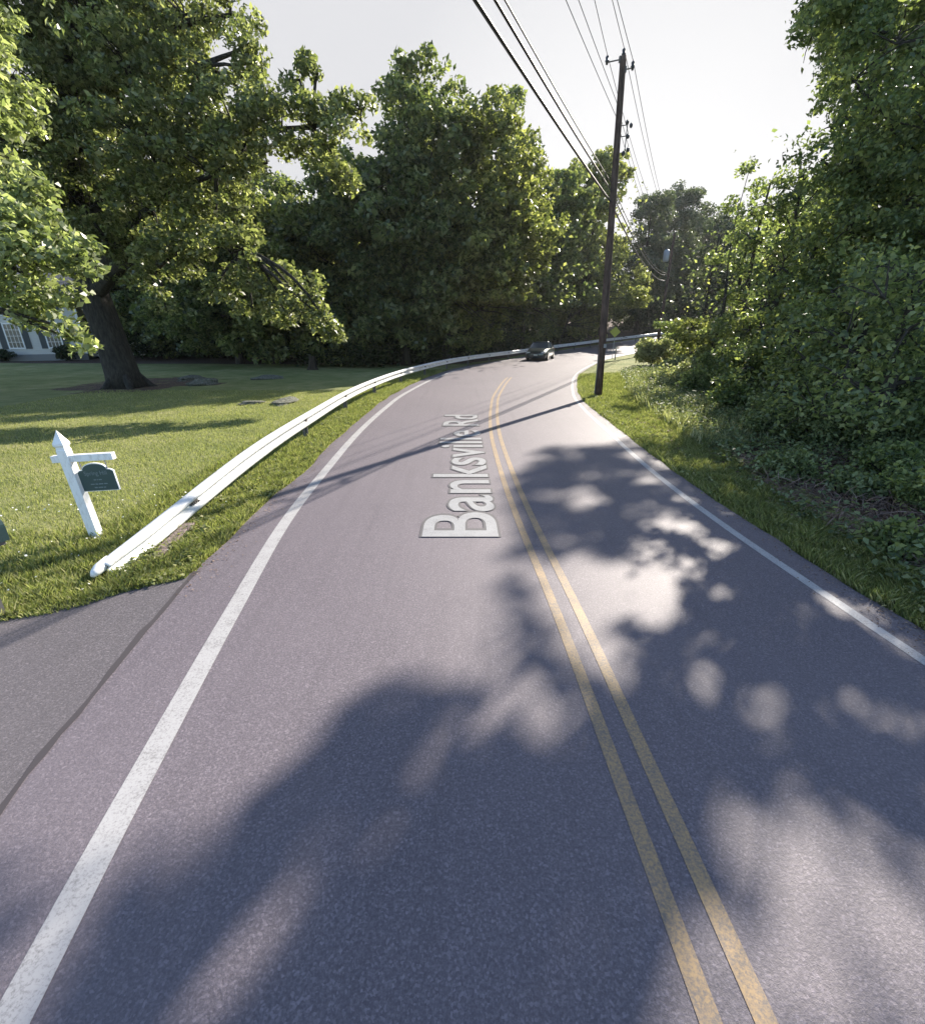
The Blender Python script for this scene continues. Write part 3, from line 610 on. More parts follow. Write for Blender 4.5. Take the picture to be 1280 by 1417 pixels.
# creeping ground cover and dead brush in front of the thicket
def scatter(name, P, size, m, up, aspect=.55, rng=RNG, kind='stuff', lab=None, cat=None):
    o = quads_obj(name, leaves_at(P, size, up, rng=rng, aspect=aspect), m); return tag(o, lab, cat, None, kind)
rg = np.random.default_rng(31)
def zone(n, y0, y1, f0, f1, rg):
    y = rg.uniform(0, 1, n)**1.3*(y1-y0)+y0; u = rg.uniform(0, 1, n); x = xr(y)+f0(y)+(f1(y)-f0(y))*u; return x, y, u
c0 = lambda y: np.interp(y, [2.5, 4, 7, 12, 25], [.35, .5, 1.0, 1.7, 2.6]); c1 = lambda y: np.interp(y, [3, 25], [4.5, 6.5])
x, y, u = zone(2600, 2.5, 30, c0, c1, rg)
P = []
for i in range(len(x)):
    k = 20; hh = .1+.28*rg.uniform()*(.4+u[i]); q = rg.normal(size=(k, 3))*np.array([.16, .16, .08]); q[:, 0] += x[i]; q[:, 1] += y[i]; q[:, 2] = gz(q[:, 0], q[:, 1])+np.abs(q[:, 2])+hh*rg.uniform(0, 1, k); P.append(q)
P = np.concatenate(P); brown = ((P[:, 0] > 5.0) & (P[:, 0] < 7.0) & (P[:, 1] > 4.6) & (P[:, 1] < 8.2)); P = P[~brown | (rg.uniform(size=len(P)) < .1)]
scatter('ground_cover', P, .085, M['ivy_leaf'], .8, rng=rg)
x = rg.uniform(4.9, 7.6, 4200); y = rg.uniform(3.2, 9.0, 4200); keep = x > xr(y)+np.interp(y, [3.2, 6, 9], [.75, .7, 1.5]); x, y = x[keep], y[keep]
z = gz(x, y)+rg.uniform(0, .15, len(x))
scatter('dead_brush', np.stack([x, y, z], 1), .34, M['litter'], .35, .035, rg)
x = rg.uniform(4.6, 9, 9000); y = rg.uniform(3, 14, 9000); keep = x > xr(y)+.6; x, y = x[keep], y[keep]
scatter('leaf_litter', np.stack([x, y, gz(x, y)+rg.uniform(-.01, .05, len(x))], 1), .07, M['litter'], 1.5, .6, rg)
# dark undergrowth between the trunks of the wood
def under(name, xs, ys, n, h, leaf, m, rg, hole=True):
    x = rg.uniform(*xs, n); y = rg.uniform(*ys, n)
    if name == 'undergrowth': k = (x < xl(y)-2.5) | (y > 75)
    x, y = x[k], y[k]; P = []
    for i in range(len(x)):
        q = rg.normal(size=(70, 3))*np.array([.9, .9, .6]); q[:, 0] += x[i]; q[:, 1] += y[i]; q[:, 2] = gz(q[:, 0], q[:, 1])+rg.uniform(.1, 1, 70)*h*rg.uniform(.4, 1); P.append(q)
    P = np.concatenate(P); P = P[(P[:, 0] < xl(P[:, 1])-1.4)]; P = P[~in_sun_gap(P)]
    return scatter(name, P, leaf, m, .5, rng=rg)
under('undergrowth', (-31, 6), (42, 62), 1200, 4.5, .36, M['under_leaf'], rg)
def under_r(rg):
    P = []
    for i in range(900):
        y0 = rg.uniform(9, 75); x0 = float(xr(y0))+rg.uniform(6, 20); q = rg.normal(size=(70, 3))*np.array([.9, .9, .5]); q[:, 0] += x0; q[:, 1] += y0; q[:, 2] = gz(q[:, 0], q[:, 1])+rg.uniform(.1, 1, 70)*3.6*rg.uniform(.4, 1); P.append(q)
    P = np.concatenate(P); P = P[~in_sun_gap(P)]; scatter('thicket_undergrowth', P, .27, M['under_leaf'], .5, rng=rg)
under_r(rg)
def under_l(rg):
    P = []
    for i in range(420):
        y0 = rg.uniform(30, 66); x0 = float(xl(y0))-rg.uniform(2.6, 7)*(1 if y0 > 36 else 1.5); q = rg.normal(size=(60, 3))*np.array([.6, .6, .4]); q[:, 0] += x0; q[:, 1] += y0+3*(y0 < 36); q[:, 2] = gz(q[:, 0], q[:, 1])+rg.uniform(.1, 1, 60)*2.4*rg.uniform(.4, 1); P.append(q)
    P = np.concatenate(P); P = P[(P[:, 0] < xl(P[:, 1])-1.5) & (P[:, 1] > 33)]; scatter('rail_side_undergrowth', P, .3, M['under_leaf'], .5, rng=rg)
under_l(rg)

# ------------------------------------------------------------------ grass
def blades(name, x, y, h, wd, m, rg, lean=.5):
    n = len(x); z = gz(x, y)-.03; a = rg.uniform(0, 2*math.pi, n); b = rg.uniform(0, 2*math.pi, n); hh = h*rg.uniform(.5, 1.3, n)
    dx, dy = np.cos(a)*wd, np.sin(a)*wd; lx, ly = np.cos(b)*hh*lean*rg.uniform(.2, 1.3, n), np.sin(b)*hh*lean*rg.uniform(.2, 1.3, n); hz = hh+.03
    q = np.stack([np.stack([x-dx, y-dy, z], 1), np.stack([x+dx, y+dy, z], 1), np.stack([x+dx*.6+lx*.5, y+dy*.6+ly*.5, z+hz*.65], 1), np.stack([x+lx, y+ly, z+hz], 1)], 1)
    return tag(quads_obj(name, q, m), kind='stuff')
rg = np.random.default_rng(44)
def offroad(x, y):
    drive = (y < np.interp(x, [p[0] for p in dr][::-1], [p[1] for p in dr][::-1])) & (x < -2.9)
    return ((x < xl(y)-.02) & ~drive & ((y > 4.4) | (x < -3))) | (x > xr(y)+.02)
n = 190000; x = -3.0-13*rg.uniform(0, 1, n)**1.6; y = 1.9+19*rg.uniform(0, 1, n)**1.5; k = offroad(x, y); blades('lawn_grass', x[k], y[k], .035, .006, M['grass'], rg, .9)
n = 100000; y = 3.4+28*rg.uniform(0, 1, n)**1.6; x = xl(y)-.04-1.9*np.maximum(0, rg.uniform(0, 1, n))**1.5; k = offroad(x, y); cl = np.sin(x[k]*9+np.sin(y[k]*5)*2)*np.sin(y[k]*6.5)*.5+.5
blades('verge_grass', x[k], y[k], .045+.065*cl, .0055, M['verge'], rg, .7)
n = 26000; x = -3.3-6*rg.uniform(0, 1, n)**1.4; y = np.interp(x, [-9, -4.2, -3.3], [2.2, 3.4, 4.0])+2.6*rg.uniform(0, 1, n)**2.2; k = offroad(x, y); blades('weedy_grass', x[k], y[k], .07, .007, M['verge'], rg, .8)
n = 110000; y = 2.6+26*rg.uniform(0, 1, n)**1.5; x = xr(y)+rg.uniform(-.06, 1, n)**.8*np.interp(y, [3, 7, 12, 28], [.6, 1.1, 2.0, 3.4]); k = offroad(x, y); cl = np.sin(x[k]*8+np.sin(y[k]*4)*2)*np.sin(y[k]*5.5)*.5+.5
blades('roadside_grass', x[k], y[k], .05+.08*cl, .0065, M['verge'], rg, .8)
n = 21000; y = 10+18*rg.uniform(0, 1, n); x = xr(y)+np.interp(y, [10, 15, 28], [1.5, 1.9, 3.2])+2.6*rg.uniform(-.1, 1, n); k = rg.uniform(0, 1, n) < (np.sin(x*3)*np.sin(y*2.3)*.5+.6)
blades('tall_weeds', x[k], y[k], .27, .011, M['straw'], rg, .5)
x = rg.uniform(-7, -3.5, 150); y = rg.uniform(3.9, 7.5, 150); k = offroad(x, y); x, y = x[k], y[k]
scatter('clover_flowers', np.stack([x, y, gz(x, y)+.05], 1), .028, M['flower'], 1, .9, rg)
x = -3-9*rg.uniform(0, 1, 14000)**1.3; e_ = np.interp(x, [p[0] for p in dr][::-1], [p[1] for p in dr][::-1]); y = e_-.09+.3*rg.uniform(0, 1, len(x))+.05*np.sin(x*7)
blades('driveway_edge_grass', x, y, .05, .007, M['verge'], rg, .9)
gxx, gyy = [], []
for i in range(2600):                                    # grit and bits of leaf lying along both edges
    yy = .8+20*rg.uniform()**1.5; side = rg.uniform() < .5
    gxx.append(float(xl(yy))+abs(rg.normal(0, .16)) if side and yy > 4 else float(xr(yy))-abs(rg.normal(0, .16))); gyy.append(yy)
gxx, gyy = np.array(gxx), np.array(gyy); scatter('edge_grit', np.stack([gxx, gyy, gz(gxx, gyy)*0+zb(gxx, gyy)+.008], 1), .022, M['litter'], 3, .7, rg)
# broad leaved weeds at the asphalt's edge
P = []
for i in range(420):
    if i % 2: yy = 3.6+22*rg.uniform()**1.6; xx = float(xl(yy))-rg.uniform(.02, .9)
    else: yy = 2.8+20*rg.uniform()**1.6; xx = float(xr(yy))+rg.uniform(.05, .8)
    if not offroad(np.array([xx]), np.array([yy]))[0]: continue
    q = rg.normal(size=(22, 3))*np.array([.06, .06, .03]); q[:, 0] += xx; q[:, 1] += yy; q[:, 2] = gz(xx, yy)+np.abs(q[:, 2])+.03; P.append(q)
scatter('roadside_weeds', np.concatenate(P), .05, M['verge'], .7, .6, rg)

# ------------------------------------------------------------------ guardrail
RAILP = [(-3.85, 4.42, .07), (-3.83, 5.1, .135), (-3.82, 5.8, .2), (-3.82, 6.7, .275), (-3.83, 7.9, .35), (-3.845, 9.4, .4), (-3.86, 11.35, .42), (-3.84, 15.5, 0.455), (-3.62, 19.4, 0.455), (-3.1, 23.2, 0.475), (-2.3, 27, 0.495), (-1.2, 31, 0.515), (.5, 35.6, 0.535), (2.9, 40.6, 0.555), (5.7, 45.8, 0.575), (9.3, 51.8, 0.605), (13.3, 57, 0.625), (18, 62.5, 0.655), (23.5, 68, 0.655), (30, 74, 0.655), (40, 82, 0.655)]
def sp3(P, n): 
    P = [np.array(p, float) for p in P]; o = []
    for i in range(len(P)-1):
        a, b, c, d = P[max(i-1, 0)], P[i], P[i+1], P[min(i+2, len(P)-1)]
        for k in range(n):
            t = k/n; o.append(.5*((2*b)+(-a+c)*t+(2*a-5*b+4*c-d)*t*t+(-a+3*b-3*c+d)*t**3))
    o.append(P[-1]); return np.array(o)
RS = sp3(RAILP, 10)
grl = empty('guardrail', (-3.85, 4.42, 0), 0, 'long white painted steel guardrail curving along the left of the road to the far bend', 'guardrail'); gl = grl.location
prof = [(-.15, -.012), (-.145, .014), (-.112, .085), (-.07, .09), (-.018, -.005), (.018, -.005), (.07, .09), (.112, .085), (.145, .014), (.15, -.012)]
T = np.gradient(RS[:, :2], axis=0); T /= np.linalg.norm(T, axis=1)[:, None]
V = []; F = []; n = len(RS); k = len(prof)
for i in range(n):
    nr = np.array([T[i, 1], -T[i, 0]]); zz = float(zb(RS[i, 0], RS[i, 1]))+RS[i, 2]
    tw = math.radians(np.interp(i, [0, 6, 30, 50], [24, 18, 8, 0]))       # the end lies back as it goes down
    for (h, d) in prof:
        h, d = h*np.interp(i, [0, 3, 20, 45], [.6, .72, .8, 1]), d*np.interp(i, [0, 10], [.6, 1])
        h2 = h*math.cos(tw); d2 = d+(-h)*math.sin(tw); V.append((RS[i, 0]+nr[0]*d2-gl[0], RS[i, 1]+nr[1]*d2-gl[1], zz+h2))
for i in range(n-1):
    for j in range(k-1): q = i*k+j; F.append((q, q+1, q+k+1, q+k))
rl = mesh_obj('rail_beam', V, F, M['rail'], grl, True); s_ = rl.modifiers.new('s', 'SOLIDIFY'); s_.thickness = .006
L_ = np.concatenate([[0], np.cumsum(np.linalg.norm(np.diff(RS[:, :2], axis=0), axis=1))])
d = 6.97; posts = []
while d < L_[-1]:
    i = np.searchsorted(L_, d)-1; p = RS[i]+(RS[i+1]-RS[i])*(d-L_[i])/(L_[i+1]-L_[i]); t = T[i]; posts.append((p, t)); d += 4.1
for p, t in posts[:24]:
    a = math.atan2(t[1], t[0]); nr = Vector((t[1], -t[0])); z0 = float(zb(p[0], p[1])); h = p[2]+.1
    mb = MB(); cx, cy = p[0]-nr[0]*.03-gl[0], p[1]-nr[1]*.03-gl[1]
    mb.box((cx, cy, z0+h/2-.1), (.02, .13, h+.2), a); mb.box((cx+math.cos(a)*.0, cy, z0+h/2-.1), (.13, .02, h+.2), a)
    mb.box((cx+nr[0]*.05, cy+nr[1]*.05, z0+p[2]), (.1, .05, .2), a)
    mb.build('post', M['rail_post'], grl)
    mb = MB(); mb.tube([(p[0]-gl[0], p[1]-gl[1], z0+p[2]), (p[0]+nr[0]*.035-gl[0], p[1]+nr[1]*.035-gl[1], z0+p[2])], .022, 8); mb.build('bolt', M['rail_post'], grl)
for dd in (1.75,):                                     # bolted splice plate near the low end
    i = np.searchsorted(L_, dd)-1; p = RS[i]; t = T[i]; nr = (t[1], -t[0]); mb = MB()
    a = math.atan2(t[1], t[0])
    for q in range(8):
        u, v_ = (q % 4)*.05-.075, (q//4)*.07-.035
        mb.tube([(p[0]+t[0]*u+nr[0]*.01-gl[0], p[1]+t[1]*u+nr[1]*.01-gl[1], p[2]+v_+.01), (p[0]+t[0]*u+nr[0]*.065-gl[0], p[1]+t[1]*u+nr[1]*.065-gl[1], p[2]+v_+.03)], .017, 6)
    mb.box((p[0]+nr[0]*.02-gl[0], p[1]+nr[1]*.02-gl[1], p[2]), (.2, .02, .12), a)
    mb.build('splice_bolts', M['rail_post'], grl)
for hx, hz_ in ((-.07, .1), (.1, -.03)):
    mb = MB(); mb.tube([(hx+.03, -.15, hz_-.02), (hx+.03, -.11, hz_-.005), (hx+.02, -.02, hz_+.01), (hx+.01, .14, hz_+.03)], [.02, .045, .06, .05], 12); mb.build('rounded_end', M['rail'], grl, True)
# weathered plank lying under the rail
mb = MB(); mb.box((0, 0, .035), (.14, .95, .07)); o = mb.build('timber_plank', M['rock'], bevel=.01); o.location = (-3.62, 5.25, 0); o.rotation_euler = (.03, 0, .1); M['plank'] = bark('grey_plank', (.13, .1, .09), (.3, .24, .22)); o.data.materials[0] = M['plank']
tag(o, 'weathered grey timber plank lying in the grass under the low end of the guardrail', 'plank')

# ------------------------------------------------------------------ sign post with hanging board
SPX, SPY = -4.74, 5.46
sp_ = empty('sign_post', (SPX, SPY, 0), 0, 'white wooden post with a short arm standing on the lawn by the guardrail end', 'post')
sp_.rotation_euler = (R(1.0), R(-2.5), R(4))
mb = MB(); w_ = .055
mb.box((0, 0, .56), (2*w_, 2*w_, 1.2))
mb.build('post', M['white'], sp_, bevel=.006)
mb = MB(); mb.add([(-.048, -.048, 1.16), (.048, -.048, 1.16), (.048, .048, 1.16), (-.048, .048, 1.16), (-.048, -.048, 1.19), (.048, -.048, 1.19), (.048, .048, 1.19), (-.048, .048, 1.19),
               (-.06, -.06, 1.21), (.06, -.06, 1.21), (.06, .06, 1.21), (-.06, .06, 1.21), (-.06, -.06, 1.235), (.06, -.06, 1.235), (.06, .06, 1.235), (-.06, .06, 1.235), (0, 0, 1.39)],
       [(0, 1, 5, 4), (1, 2, 6, 5), (2, 3, 7, 6), (3, 0, 4, 7), (4, 5, 9, 8), (5, 6, 10, 9), (6, 7, 11, 10), (7, 4, 8, 11), (8, 9, 13, 12), (9, 10, 14, 13), (10, 11, 15, 14), (11, 8, 12, 15), (12, 13, 16), (13, 14, 16), (14, 15, 16), (15, 12, 16), (3, 2, 1, 0)])
mb.build('pointed_cap', M['white'], sp_)
mb = MB(); mb.box((.195, 0, 1.045), (.71, .075, .085)); mb.build('arm', M['white'], sp_, bevel=.006)
bd = empty('hanging_sign', (0, 0, 0), 0, 'small dark green hanging board with an arched top and faded lettering under the white arm', 'sign')
bd.matrix_world = Matrix.Translation((SPX, SPY, 0)) @ sp_.rotation_euler.to_matrix().to_4x4() @ Matrix.Translation((.275, -.002, 0.0)) @ Matrix.Diagonal((.88, 1, 1, 1))
prof = [(-.235, .62), (.235, .62), (.235, .86), (.2, .88)]+[(.16*math.cos(a), .885+.075*math.sin(a)) for a in np.linspace(0, math.pi, 13)]+[(-.2, .88), (-.235, .86)]
def slab(prof, y0, y1):
    n = len(prof); V = [(x, y0, z) for x, z in prof]+[(x, y1, z) for x, z in prof]
    return V, [tuple(range(n)), tuple(range(2*n-1, n-1, -1))]+[(i, i+n, (i+1) % n+n, (i+1) % n) for i in range(n)]
def lbl(o): return o
V, F = slab(prof, -.012, .012); mesh_obj('board', V, F, M['sign_green'], bd)
cx_, cz_ = 0, .75; big_ = [(cx_+(x-cx_)*1.035, cz_+(z-cz_)*1.06) for x, z in prof]; V, F = slab(big_, -.008, .016); mesh_obj('border', V, F, M['white'], bd)
def board_text(s, size, x, z):
    me = text_mesh(s, size, 0, .0008)
    xs = [v.co.x for v in me.vertices]; w2 = (max(xs)+min(xs))/2
    for v in me.vertices: a, b, c3 = v.co; v.co = (x+a-w2, -.0135-c3, z+b)
    me.materials.clear(); me.materials.append(M['sign_letter']); o = bpy.data.objects.new('lettering', me); C.objects.link(o); o.parent = bd
board_text('Spring Hill', .075, 0, .82)
for zz, ws_ in ((.76, (.03, .012, .04)), (.705, (.05, .035, .06, .045)), (.66, (.04, .06, .03))):     # worn lines too faint to read
    mb = MB(); x0_ = -(sum(ws_)+.012*(len(ws_)-1))/2
    for w3 in ws_: mb.box((x0_+w3/2, -.0135, zz), (w3, .002, .013)); x0_ += w3+.012
    mb.build('faded_line', M['sign_letter'], bd)
for q in (-.17, .17): mb = MB(); mb.tube([(q, 0, .868), (q, 0, 1.005)], .007, 6); mb.build('hanger', M['galv'], bd)

# mailbox at the left edge
mbx = empty('mailbox', (-4.28, 3.62, 0), R(-18), 'dark green mailbox with a dull metal side at the left edge by the driveway', 'mailbox')
prof = [(-.1, 0), (.1, 0), (.1, .13)]+[(.1*math.cos(a), .13+.1*math.sin(a)) for a in np.linspace(.2, math.pi-.2, 9)]+[(-.1, .13)]
V, F = slab(prof, -.24, .24); V = [(x, y, z+.72) for x, y, z in V]; mesh_obj('box', V, F, M['mail_green'], mbx)
mb = MB(); mb.box((.102, -.02, .8), (.006, .34, .11)); mb.build('side_plate', M['mail_metal'], mbx)
prof2 = [(x*1.06, z*1.04-.004) for x, z in prof]; V, F = slab(prof2, -.262, -.236); V = [(x, y, z+.72) for x, y, z in V]; mesh_obj('door', V, F, M['mail_metal'], mbx)
mb = MB(); mb.box((-.02, 0, .34), (.09, .09, .74)); mb.box((0, 0, .7), (.16, .42, .03)); mb.build('post', M['rail_post'], mbx)

# ------------------------------------------------------------------ stones and stump on the lawn
def rock(label, x, y, sx, sy, sz, seed):
    bm = bmesh.new(); bmesh.ops.create_icosphere(bm, subdivisions=3, radius=1); r_ = np.random.RandomState(seed); ph = r_.uniform(0, 6, 9)
    for v in bm.verts:
        c = v.co; k = 1+.16*math.sin(3*c.x+ph[0])*math.cos(2.6*c.y+ph[1])+.1*math.sin(7*c.z+ph[2]+3*c.x)+.05*math.sin(13*c.y+ph[3])
        v.co = (c.x*k*sx, c.y*k*sy, max(-.3, c.z*k)*sz)
    me = bpy.data.meshes.new('boulder'); bm.to_mesh(me); bm.free(); me.materials.append(M['rock']); o = bpy.data.objects.new('boulder', me); C.objects.link(o)
    o.location = (x, y, 0); o.rotation_euler = (0, 0, r_.uniform(0, 3)); tag(o, label, 'boulder', 'stones in the lawn')
rock('flat grey stone in the lawn close behind the guardrail', -6.5, 17.3, .85, .35, .14, 1)
rock('long low stone outcrop in the mown grass left of the flat grey stone', -7.6, 17.0, .5, .22, .1, 2)
rock('largest grey stone in the mulch right of the oak trunk', -12.6, 23.2, .8, .5, .26, 3)
rock('small pale stone behind the oak trunk on its right side', -14.4, 25.5, .9, .4, .22, 4)
rock('brownish stone in shade between the oak and the stump', -10.6, 26, .9, .4, .16, 5)
mb = MB(); mb.tube([(0, 0, -.1), (0, 0, .2), (.03, 0, .6), (.02, .02, .85)], [.42, .27, .22, .2], 12, True, .1); o = mb.build('tree_stump', M['stump'], smooth=False); o.location = (*G(433, 511), 0)
tag(o, 'dark tree stump at the shaded back edge of the lawn', 'stump')

# ------------------------------------------------------------------ house
hs_ = empty('house', (-40, 44, 0), R(24), 'pale clapboard house half hidden behind the maple leaves at the left edge', 'house')
hs_.location.z = float(zb(0, 44))
mb = MB(); V, F = [], []
W, D, Hh, Rg = 12, 8, 5.0, 7.6
wallV = [(-W/2, -D/2, .4), (W/2, -D/2, .4), (W/2, D/2, .4), (-W/2, D/2, .4), (-W/2, -D/2, Hh), (W/2, -D/2, Hh), (W/2, D/2, Hh), (-W/2, D/2, Hh), (-W/2, 0, Rg), (W/2, 0, Rg)]
mesh_obj('wall', wallV, [(0, 1, 5, 4), (1, 2, 6, 9, 5), (2, 3, 7, 6), (3, 0, 4, 8, 7)], M['clap'], hs_)
mb = MB(); mb.box((0, 0, .1), (W+.1, D+.1, .8)); mb.build('foundation', M['stone'], hs_)
mb = MB(); ov = .5; mb.add([(-W/2-ov, -D/2-ov, Hh-.33), (W/2+ov, -D/2-ov, Hh-.33), (W/2+ov, 0, Rg+.05), (-W/2-ov, 0, Rg+.05), (-W/2-ov, D/2+ov, Hh-.33), (W/2+ov, D/2+ov, Hh-.33),
  (-W/2-ov, -D/2-ov, Hh-.18), (W/2+ov, -D/2-ov, Hh-.18), (W/2+ov, 0, Rg+.22), (-W/2-ov, 0, Rg+.22), (-W/2-ov, D/2+ov, Hh-.18), (W/2+ov, D/2+ov, Hh-.18)],
  [(0, 1, 2, 3), (3, 2, 5, 4), (9, 8, 7, 6), (10, 11, 8, 9), (0, 6, 7, 1), (4, 5, 11, 10), (1, 7, 8, 2), (2, 8, 11, 5), (0, 3, 9, 6), (3, 4, 10, 9)]); rf = mb.build('roof', M['roof'], hs_)
mb = MB(); mb.box((-2, .8, Rg+.3), (.8, .8, 1.8)); mb.build('chimney', M['stone'], rf)
for sx in (-1, 1): mb = MB(); mb.box((sx*W/2, -D/2-.005, Hh/2+.2), (.16, .05, Hh-.5)); mb.build('corner_board', M['trim'], hs_)
def window(par, x, z, w2, h, face='f', shut=True, Wd=W, Dd=D):
    def tr(o):
        if face == 's': o.rotation_euler = (0, 0, R(90)); o.location = (Wd/2, 0, 0)
        else: o.location = (0, -Dd/2, 0)
    mb = MB()
    mb.box((x-w2/2, -.03, z), (.09, .08, h+.18)); mb.box((x+w2/2, -.03, z), (.09, .08, h+.18)); mb.box((x, -.03, z-h/2), (w2, .08, .09)); mb.box((x, -.03, z+h/2), (w2, .08, .09))
    wf = mb.build('window', M['trim'], par); tr(wf)
    mb = MB(); mb.box((x, -.012, z), (w2, .02, h)); mb.build('pane', M['glass_dark'], wf)
    mb = MB()
    for q in (-.25, 0, .25): mb.box((x+q*w2, -.028, z), (.03, .02, h))
    for q in (-.25, 0, .25): mb.box((x, -.036, z+q*h), (w2, .018, .03))
    mb.build('glazing_bars', M['trim'], wf)
    if shut:
        for s in (-1, 1):
            mb = MB(); mb.box((x+s*(w2/2+.27), -.03, z), (.42, .04, h+.1)); o = mb.build('shutter', M['shutter'], par); tr(o)
for x_w in (-4, -1.3, 1.4, 4): window(hs_, x_w, 1.95, 1.0, 1.9); window(hs_, x_w, 4.1, .9, 1.1)
for x_w in (-2, 2): window(hs_, x_w, 2.0, 1.0, 1.5, 's')
# lower wing to the right
wg = [(6.001, -2.6, .2), (11, -2.6, .2), (11, 2.4, .2), (6.001, 2.4, .2), (6.001, -2.6, 2.5), (11, -2.6, 2.5), (11, 2.4, 2.5), (6.001, 2.4, 2.5), (6.001, 0, 3.6), (11, 0, 3.6)]
mesh_obj('wing_wall', wg, [(0, 1, 5, 4), (1, 2, 6, 9, 5), (2, 3, 7, 6), (3, 0, 4, 8, 7)], M['clap'], hs_)
mb = MB(); mb.add([(6.01, -3, 2.34), (11.4, -3, 2.34), (11.4, 0, 3.64), (6.01, 0, 3.64), (6.01, 2.8, 2.34), (11.4, 2.8, 2.34), (6.01, -3, 2.48), (11.4, -3, 2.48), (11.4, 0, 3.78), (6.01, 0, 3.78), (6.01, 2.8, 2.48), (11.4, 2.8, 2.48)],
  [(0, 1, 2, 3), (3, 2, 5, 4), (9, 8, 7, 6), (10, 11, 8, 9), (0, 6, 7, 1), (4, 5, 11, 10), (1, 7, 8, 2), (2, 8, 11, 5), (0, 3, 9, 6), (3, 4, 10, 9)]); mb.build('wing_roof', M['roof'], hs_)
mb = MB(); mb.box((7, -2.63, 1.25), (.9, .06, 2.0)); dd_ = mb.build('door', M['shutter'], hs_); mb = MB(); mb.tube([(7.32, -2.67, 1.2), (7.32, -2.73, 1.2)], .03, 8); mb.build('handle', M['galv'], dd_)
shrub('round dark foundation bush beside the house door', -33.6, 41.2, .9, 1.2, 'under_leaf', 400, .16, 'bushes by the house')
shrub('low foundation bush under the house windows', -38, 40, .9, 1.0, 'under_leaf', 401, .16, 'bushes by the house')

# ------------------------------------------------------------------ utility poles and wires
P1 = Vector((5.45, 18.95, 0)); P2 = Vector((21.0, 53, float(gz(21.0, 53))))
T1 = Vector((5.1, 18.95, 10.55)); T2 = P2+Vector((.1, 0, 11.2))
def pole(label, B, Tp, r, arm):
    e = empty('utility_pole', B, 0, label, 'utility pole', 'wooden utility poles'); d = Tp-B; mb = MB()
    mb.tube([Vector((0, 0, -.3)), d*.25, d*.5, d*.75, d*.985, d], [r, r*.93, r*.85, r*.76, r*.68, r*.62], 16); mb.build('shaft', M['pole'], e, True)
    u = Vector((.9, -.42, 0)).normalized()
    for s, l, dz in ((-1, .5, -.02), (1, .32, -.3)):
        a = d+Vector((0, 0, dz-.05)); mb = MB(); mb.tube([a, a+u*s*l], .02, 8); mb.box(a+u*s*.08, (.1, .08, .16)); bk = mb.build('bracket', M['rail_post'], e)
        mb = MB(); q = a+u*s*l; mb.tube([q-Vector((0, 0, .06)), q, q+Vector((0, 0, .04)), q+Vector((0, 0, .06)), q+Vector((0, 0, .13)), q+Vector((0, 0, .17))], [.03, .045, .07, .045, .06, .03], 12); mb.build('insulator', M['insul'], bk, True)
    mb = MB(); q = d; mb.tube([q, q+Vector((0, 0, .05)), q+Vector((0, 0, .08)), q+Vector((0, 0, .15)), q+Vector((0, 0, .19))], [.03, .07, .045, .06, .03], 12); mb.build('top_insulator', M['insul'], e, True)
    return e, u
p1, U = pole('tall brown utility pole on the right verge with its foot in the sunlit grass', P1, T1, .145, 1)
# hardware on the side of the near pole
d = T1-P1
mb = MB()
SH_ = Vector((-.28, 0, 0))
for dz in (8.75, 8.45, 8.0): mb.tube([SH_+Vector((0, 0, dz)), SH_+Vector((0, 0, dz))+U*.3], .014, 6)
mb.tube([SH_+U*.28+Vector((0, 0, 8.85)), SH_+U*.28+Vector((0, 0, 7.95))], .015, 6); br = mb.build('side_bracket', M['rail_post'], p1)
for dz, o_ in ((8.8, .27), (8.7, .4), (8.42, .33), (8.05, .38), (7.96, .24)):
    mb = MB(); q = SH_+U*o_+Vector((0, 0, dz)); mb.tube([q-Vector((0, 0, .05)), q, q+Vector((0, 0, .05)), q+Vector((0, 0, .09))], [.03, .055, .055, .02], 8); mb.build('insulator', M['insul'], br, True)
mb = MB(); mb.tube([(-.18, -.05, 0.1), (-.16, -.05, 3.0)], .025, 8); mb.build('cable_riser', M['rail_post'], p1)
mb = MB(); mb.box((0, -.165, 1.9), (.1, .012, .14)); mb.build('number_tag', M['galv'], p1)
p2, _ = pole('second utility pole far down the road, dark among the trees with a grey transformer', P2, T2, .17, 1)
mb = MB(); q = Vector((-.45, -.1, 8.7)); mb.tube([q, q+Vector((0, 0, .05)), q+Vector((0, 0, .95)), q+Vector((0, 0, 1.05))], [.24, .28, .28, .2], 16); tk = mb.build('transformer', M['tank'], p2, True)
mb = MB(); mb.tube([q+Vector((.05, 0, 1.05)), q+Vector((.05, 0, 1.25))], [.05, .03], 8); mb.tube([q+Vector((-.1, 0, 1.05)), q+Vector((-.1, 0, 1.25))], [.05, .03], 8); mb.build('bushing', M['insul'], tk)
def wire(label, A, thr, zt, Bp, r, m, sag1=.4, sag2=.9, grp='power lines'):
    """from 38 m behind the near pole, through its fixing A, on to Bp at the second pole"""
    A = Vector(A); c, s = math.cos(PITCH), math.sin(PITCH); v = 708.5-thr[1]; up = v*c-640*s; fw = 640*c+v*s; t = (zt-CAMH)/up
    q = Vector(((thr[0]-640)*t, fw*t, 0)); dr_ = Vector((q.x-A.x, q.y-A.y, 0)).normalized(); E0 = Vector((A.x, A.y, A.z))+dr_*38
    pts = []
    for i in range(25): u = i/24; p = E0.lerp(A, u); pts.append(p-Vector((0, 0, 4*sag1*u*(1-u))))
    Bp = Vector(Bp)
    for i in range(1, 25): u = i/24; p = A.lerp(Bp, u); pts.append(p-Vector((0, 0, 4*sag2*u*(1-u))))
    mb = MB(); mb.tube(pts, r, 7); o = mb.build('overhead_wire', M[m], None, True); tag(o, label, 'wire', grp); return o
top = T1-Vector((0, 0, 0))
